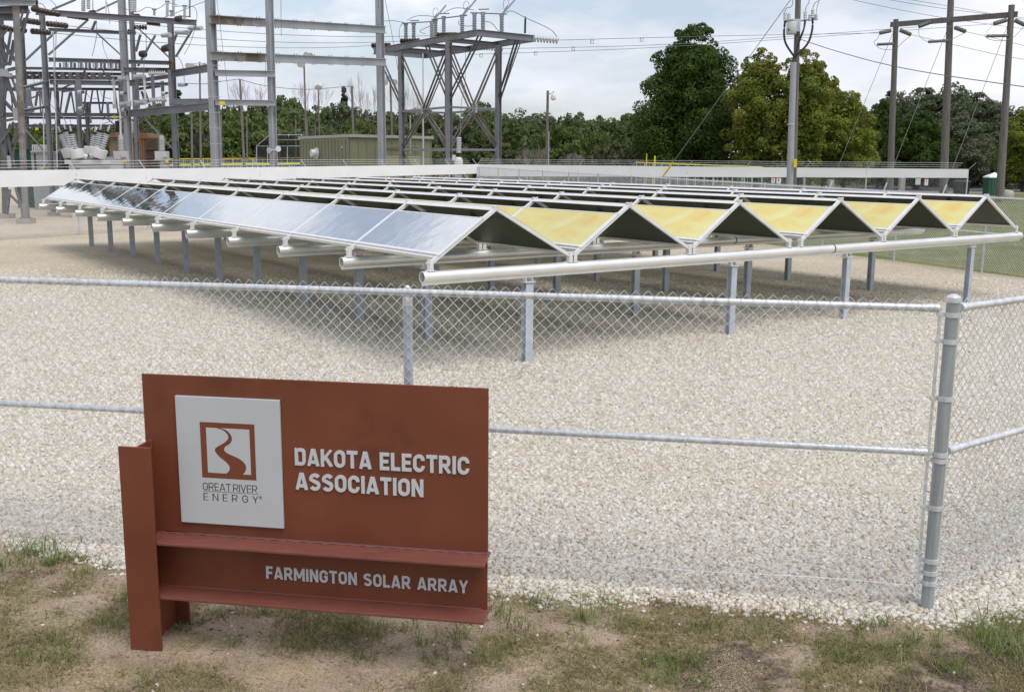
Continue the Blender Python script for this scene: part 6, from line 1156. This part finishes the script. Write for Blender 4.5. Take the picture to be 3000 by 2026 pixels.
def crown_arrays(rs, H, Wd, z0, prof, nl, nleaf, ls, lobe=(.12, .2), core=.22, upb=.35):
    zs = rs.random(nl)**.9; Rz = np.interp(zs, [p[0] for p in prof], [p[1] for p in prof])*Wd/2; a = rs.uniform(0, 6.283, nl); rad = np.sqrt(rs.uniform(.12, 1.0, nl))*Rz
    lr = rs.uniform(lobe[0], lobe[1], nl)*Wd*np.clip(Rz/(Wd/2), .35, 1); rad = np.maximum(0, rad-lr*.55); c = np.stack([np.cos(a)*rad, np.sin(a)*rad, z0+zs*(H-z0)-lr*.3], 1)
    w = lr**1.7*(1+.9*np.clip(zs-.75, 0, 1)*4*(len(prof) > 9)); k = rs.choice(nl, nleaf, p=w/w.sum()); d = rs.normal(size=(nleaf, 3)); d[:, 2] += upb*1.2; d /= np.linalg.norm(d, axis=1)[:, None]
    out = c[k].copy(); out[:, 2] = 0; on = np.linalg.norm(out, axis=1)[:, None]; d += .5*out/np.maximum(on, .3); d /= np.linalg.norm(d, axis=1)[:, None]
    P = c[k]+d*(lr[k]*np.cbrt(rs.uniform(.35, 1.08, nleaf)))[:, None]*np.array([1, 1, .78])
    if core:
        kc = rs.random(nleaf) < core; tz = rs.random(nleaf)*.84+.03; rr = np.interp(tz, [p[0] for p in prof], [p[1] for p in prof])*Wd/2*.66*np.sqrt(rs.random(nleaf)); aa = rs.uniform(0, 6.283, nleaf); Pc = np.stack([np.cos(aa)*rr, np.sin(aa)*rr, z0+tz*(H-z0)], 1); P = np.where(kc[:, None], Pc, P)
    nn = d+rs.normal(size=(nleaf, 3))*.45; nn /= np.linalg.norm(nn, axis=1)[:, None]
    t = np.cross(nn, rs.normal(size=(nleaf, 3))); t /= np.linalg.norm(t, axis=1)[:, None]; u = np.cross(nn, t); s = ls*rs.uniform(.55, 1.25, nleaf)[:, None]
    if core: s = np.where(kc[:, None], s*1.9, s)
    V_ = np.stack([P-t*s*.5, P+u*s*.34-nn*s*.06, P+t*s*.55, P-u*s*.34-nn*s*.06], 1).reshape(-1, 3); F_ = np.arange(4*nleaf).reshape(-1, 4)
    return V_, F_, c
ROUND = [(0, .55), (.15, .88), (.35, 1), (.6, .9), (.8, .65), (.93, .4), (1, .12)]
CONE = [(0, 1), (.2, .85), (.5, .55), (.8, .25), (1, .04)]
MAPLE = [(0, .72), (.1, .9), (.24, 1.0), (.44, .96), (.56, .84), (.68, .76), (.80, .64), (.84, .56), (.87, .38), (.96, .36), (1, .2)]
OVAL = [(0, .4), (.2, .8), (.45, 1), (.7, .85), (.9, .5), (1, .15)]
SHRUB = [(0, .9), (.3, 1), (.7, .75), (1, .2)]
TREE = {}
def tree(kind, seed, H, Wd, z0f, prof, nl, nleaf, ls, m, label, px, Y, cat='tree', group=None, lobe=(.12, .2), nm='tree', base=None, sc=None):
    """kind meshes are built once; later trees of that kind copy them, turned and scaled"""
    g0 = at(px, 480, Y); loc = Vector((g0.x, Y, -.06)); key = (kind, seed)
    if key not in TREE:
        rs = np.random.default_rng(seed); root = thing(nm, (0, 0, 0), label, cat, group); z0 = H*z0f
        V_, F_, c = crown_arrays(rs, H, Wd, z0, prof, nl, nleaf, ls, lobe); np_mesh('crown', V_, F_, m, root)
        b = MB(); b.tube((0, 0, 0), (0, 0, z0+(H-z0)*.35), Wd*.028+.06, Wd*.016+.03, 8); b.tube((0, 0, z0+(H-z0)*.35), (.1, .05, z0+(H-z0)*.85), Wd*.016+.03, .03, 6)
        for i in range(min(nl, 9)):
            q_ = c[i*len(c)//9]; zb_ = max(z0*.8, q_[2]-Wd*.3); b.tube((0, 0, min(zb_, H*.8)), tuple(q_), Wd*.010+.02, .015, 5)
        b.build('trunk', M['bark'], root); TREE[key] = (root, H, Wd); remember(root); root.location = loc; o = root
    else:
        r0, H0, W0 = TREE[key]; o = copy_tree(r0); o.location = loc; o.scale = (Wd/W0, Wd/W0, H/H0); o.rotation_euler = (0, 0, (seed*1.7+px*.13) % 6.28); o['label'] = label
        if group: o['group'] = group
        elif 'group' in o: del o['group']
    return o
def hpx(y, Y): return at(1500, y, Y).z+.06
# big trees right of centre
tree('maple', 1, hpx(72, 108), 13.0, .05, MAPLE, 330, 76000, .27, M['leaf_maple'], 'large dark green maple with a tall narrow top, biggest tree in view', 2018, 108, lobe=(.09, .15), nm='maple_tree')
tree('autumn', 2, hpx(128, 99), 7.6, .12, OVAL, 90, 24000, .22, M['leaf_autumn'], 'loose tree turning orange, directly right of the big dark maple', 2215, 99, lobe=(.09, .17), nm='maple_tree')
tree('autumn', 3, hpx(133, 97), 7.4, .12, OVAL, 90, 24000, .22, M['leaf_autumn'], 'tree turning orange behind the utility pole', 2345, 97, lobe=(.09, .17), nm='maple_tree')
tree('yellowtree', 4, hpx(258, 100), 6.8, .10, ROUND, 90, 22000, .20, M['leaf_yellow'], 'rounded yellow green tree at the right end of the autumn trees', 2475, 100, lobe=(.10, .17), nm='maple_tree')
tree('yellowtree', 4, hpx(215, 106), 6.6, .10, ROUND, 90, 22000, .20, M['leaf_yellow'], 'yellow green tree between the orange tree and the rounded yellow tree', 2415, 106, lobe=(.10, .17), nm='maple_tree')
tree('maple2', 5, hpx(318, 112), 9.0, .08, ROUND, 110, 22000, .24, M['leaf_maple'], 'dark maple standing between the first and second line poles', 2690, 112, lobe=(.10, .16), nm='maple_tree')
tree('maple2', 5, hpx(285, 118), 6.5, .08, ROUND, 110, 22000, .24, M['leaf_maple'], 'dark tree just left of the first line pole', 2575, 118, nm='maple_tree')
RW = [(2560, 300, 140, 8, 'leaf_willow'), (2615, 258, 135, 9, 'leaf_willow'), (2690, 250, 140, 11, 'leaf_willow'), (2770, 232, 138, 9, 'leaf_willow'), (2845, 262, 130, 10, 'leaf_willow'), (2905, 285, 130, 9, 'leaf_willow'), (2800, 330, 122, 8, 'leaf_willow')]
for k, (x, y, Y, w_, mm) in enumerate(RW): tree('willow', 6+(k % 2), hpx(y, Y), w_*1.15, .05, OVAL, 150, 14000, .32, M[mm], ['grey green willow behind the dark tree', 'grey green willow left of the first line pole, in the back row', 'silvery willow top above the dark maple', 'tallest silvery willow, next to the middle line pole', 'silvery willow between the middle and right line poles', 'dark willow left of the right line pole', 'lower willow leaning over the parking lot edge'][k], x, Y, lobe=(.09, .15), nm='willow_tree')
tree('spruce', 8, hpx(258, 145), 6, .03, CONE, 90, 9000, .3, M['leaf_spruce'], 'dark pointed conifer left of the silvery willows', 2590, 145, lobe=(.1, .18), nm='conifer_tree')
tree('yellowtree', 4, hpx(292, 105), 7.2, .08, ROUND, 90, 22000, .20, M['leaf_yellow'], 'yellow green tree cut by the right picture edge', 3005, 105, nm='maple_tree')
tree('brush', 9, hpx(480, 100)+1.2, 4.5, .02, SHRUB, 30, 3000, .25, M['leaf_olive'], 'light green bush beside the portable toilet', 2985, 118, 'bush', nm='bush')
tree('brush', 9, 4.2, 5.5, .02, SHRUB, 30, 3000, .25, M['leaf_olive'], 'dark bush under the willows near the trash bin', 2850, 124, 'bush', nm='bush')
# far treeline (x, top y, distance, width, look)
TL_ = [(60, 375, 120, 11, 'l'), (150, 372, 126, 12, 'd'), (225, 380, 125, 10, 'd'), (305, 378, 130, 11, 'd'), (430, 345, 135, 12, 'd'), (470, 318, 140, 12, 'd'), (532, 272, 142, 7, 's'), (520, 345, 128, 11, 'l'), (600, 335, 130, 13, 'd'), (668, 305, 150, 12, 'd'), (690, 345, 126, 12, 'l'), (760, 312, 152, 13, 'd'), (775, 348, 128, 13, 'l'), (848, 282, 155, 12, 'd'), (860, 330, 140, 13, 'd'), (930, 318, 150, 13, 'd'), (940, 370, 130, 12, 'd'), (1000, 300, 152, 12, 'w'), (1012, 258, 160, 6, 's'), (1050, 318, 155, 14, 'w'), (1058, 350, 128, 8, 'l'), (1110, 325, 158, 14, 'd'), (1160, 322, 160, 14, 'd'), (1230, 318, 162, 14, 'w'), (1180, 362, 135, 10, 'd'), (1300, 330, 160, 14, 'd'), (1270, 385, 128, 9, 'd'), (1345, 335, 155, 13, 'w'), (1397, 375, 120, 7, 'c'), (1415, 305, 165, 13, 'd'), (1440, 330, 150, 12, 'd'), (1500, 345, 120, 8, 'c'), (1530, 322, 165, 15, 'w'), (1590, 325, 168, 14, 'w'), (1560, 355, 140, 12, 'd'), (1640, 360, 125, 9, 'l'), (1690, 330, 165, 15, 'd'), (1715, 345, 150, 11, 'd'), (1745, 385, 124, 7, 'l'), (1760, 340, 160, 14, 'd'), (1812, 360, 122, 7, 'c'), (1830, 335, 165, 14, 'd'), (1880, 350, 150, 13, 'd'), (1860, 420, 118, 8, 'o'), (1930, 425, 116, 8, 'o'), (1770, 425, 120, 6, 'o'), (1985, 345, 165, 14, 'd'), (-40, 370, 125, 14, 'd'), (370, 362, 138, 12, 'd')]
LK = {'d': ('far_tree', (11, 12, 13), ROUND, .04, M['leaf_far'], 'dark green deciduous tree'), 'l': ('light_tree', (14, 15), ROUND, .03, M['leaf_light'], 'lighter green rounded tree'), 's': ('spire', (16,), CONE, .03, M['leaf_spruce'], 'dark pointed conifer'), 'w': ('pale_tree', (17, 18), ROUND, .03, M['leaf_willow'], 'pale grey green tree'), 'c': ('cone_tree', (19,), CONE, .04, M['leaf_far'], 'green cone shaped tree'), 'o': ('olive_bush', (20,), SHRUB, .02, M['leaf_olive'], 'olive brown bushy tree')}
def where(x):
    for lim, s_ in ((40, 'at the left picture edge'), (110, 'behind the green radiator'), (190, 'behind the grey control cabinet'), (265, 'behind the circuit breaker'), (345, 'behind the left breaker bushings'), (400, 'behind the transformer tank'), (450, 'behind the finned radiator'), (505, 'beside the right instrument transformer'), (560, 'beside the switch frame column'), (625, 'left of the open bus frame'), (680, 'just inside the left bus frame column'), (725, 'behind the slanting wooden pole'), (800, 'left of the middle bus frame column'), (880, 'above the backstop cage'), (945, 'behind the floodlight poles'), (1020, 'above the left end of the olive building'), (1075, 'above the corner of the olive building'), (1130, 'behind the right bus frame column'), (1200, 'behind the left tower column'), (1250, 'above the right end of the olive building'), (1320, 'left of the middle tower column'), (1380, 'right of the middle tower column'), (1430, 'between the tower braces'), (1480, 'behind the right tower column'), (1560, 'right of the platform tower'), (1625, 'behind the yard lamp pole'), (1700, 'right of the yard lamp pole'), (1780, 'midway between lamp pole and big maple'), (1850, 'left of the big maple'), (1900, 'touching the left side of the big maple'), (2500, 'hidden behind the big maple')):
        if x < lim: return s_
seen = {}
for k, (x, y, Y, w_, lk) in enumerate(TL_):
    nm, seeds, prof, zf, mm, ad = LK[lk]; lab = ad+' in the far treeline '+where(x); seen[lab] = seen.get(lab, 0)+1
    if seen[lab] > 1: lab = ad+' in the treeline, '+('nearer row ' if Y < 140 else 'back row ')+where(x)
    tree(nm, seeds[k % len(seeds)], hpx(y, Y), w_, zf, prof, 46, 6500, .42, mm, lab, x, Y, 'tree', 'trees of the far treeline', lobe=(.10, .19), nm={'s': 'conifer_tree', 'o': 'bush'}.get(lk, 'deciduous_tree'))
# low brush that closes the foot of the treeline
rs = np.random.default_rng(77); nb = 26000; bx = rs.uniform(-95, 75, nb); by = rs.uniform(126, 172, nb); bz = rs.random(nb)**1.2*(3.2+1.6*np.sin(bx*.35)+1.0*np.sin(bx*.9+1)); n3 = rs.normal(size=(nb, 3)); n3[:, 1] -= 1; n3 /= np.linalg.norm(n3, axis=1)[:, None]; t3 = np.cross(n3, rs.normal(size=(nb, 3))); t3 /= np.linalg.norm(t3, axis=1)[:, None]; u3 = np.cross(n3, t3); s3 = rs.uniform(.4, 1.0, nb)[:, None]; P3 = np.stack([bx, by, bz], 1)
np_mesh('undergrowth', np.stack([P3-t3*s3*.5, P3+u3*s3*.4, P3+t3*s3*.5, P3-u3*s3*.4], 1).reshape(-1, 3), np.arange(4*nb).reshape(-1, 4), M['leaf_far'], kind='stuff')
# leafless trees
def bare(seed, H, W_, px, Y, label, z0=.2):
    rs = random.Random(seed); t = thing('bare_tree', Vector((at(px, 480, Y).x, Y, 0)), label, 'bare tree'); b = MB(); base = Vector((at(px, 480, Y).x, Y, 0)); tr = MB()
    tr.tube(base, base+UZ*H*z0, .13, .11, 6); tr.build('trunk', M['bare_twig'], t)
    def grow(p, d, L, r, lev):
        q_ = p+d*L; b.tube(p, q_, r, r*.7, 4, False)
        if lev == 0: return
        for i in range(3 if lev > 1 else 4):
            nd = (d+Vector((rs.uniform(-1, 1)*W_, rs.uniform(-1, 1)*W_, rs.uniform(-.1, .5)))).normalized(); grow(q_ if i else p+d*L*.7, nd, L*rs.uniform(.62, .85), r*.62, lev-1)
    for i in range(4 if H > 8 else 7):
        a = i*1.05+rs.random(); grow(base+UZ*H*z0*(.7+.05*i), Vector((math.cos(a)*W_, math.sin(a)*W_, 1)).normalized(), H*.24, .04 if H > 8 else .045, 4)
    b.build('branches', M['bare_twig'], t)
bare(1, 5.0, .55, 1557, 112, 'rounded leafless pinkish tree beside the yard lamp pole'); bare(2, 4.2, .5, 1681, 116, 'small leafless grey tree right of the yard lamp pole')
bare(3, 12.5, .3, 1075, 150, 'tall leafless tree above the olive building roof', .5); bare(4, 13.2, .3, 920, 158, 'tall leafless tree behind the floodlight poles', .5); bare(5, 13.5, .3, 750, 158, 'tall leafless tree left of the middle bus frame column', .5); bare(6, 12.5, .3, 1210, 158, 'tall leafless tree behind the left side of the platform tower', .5)
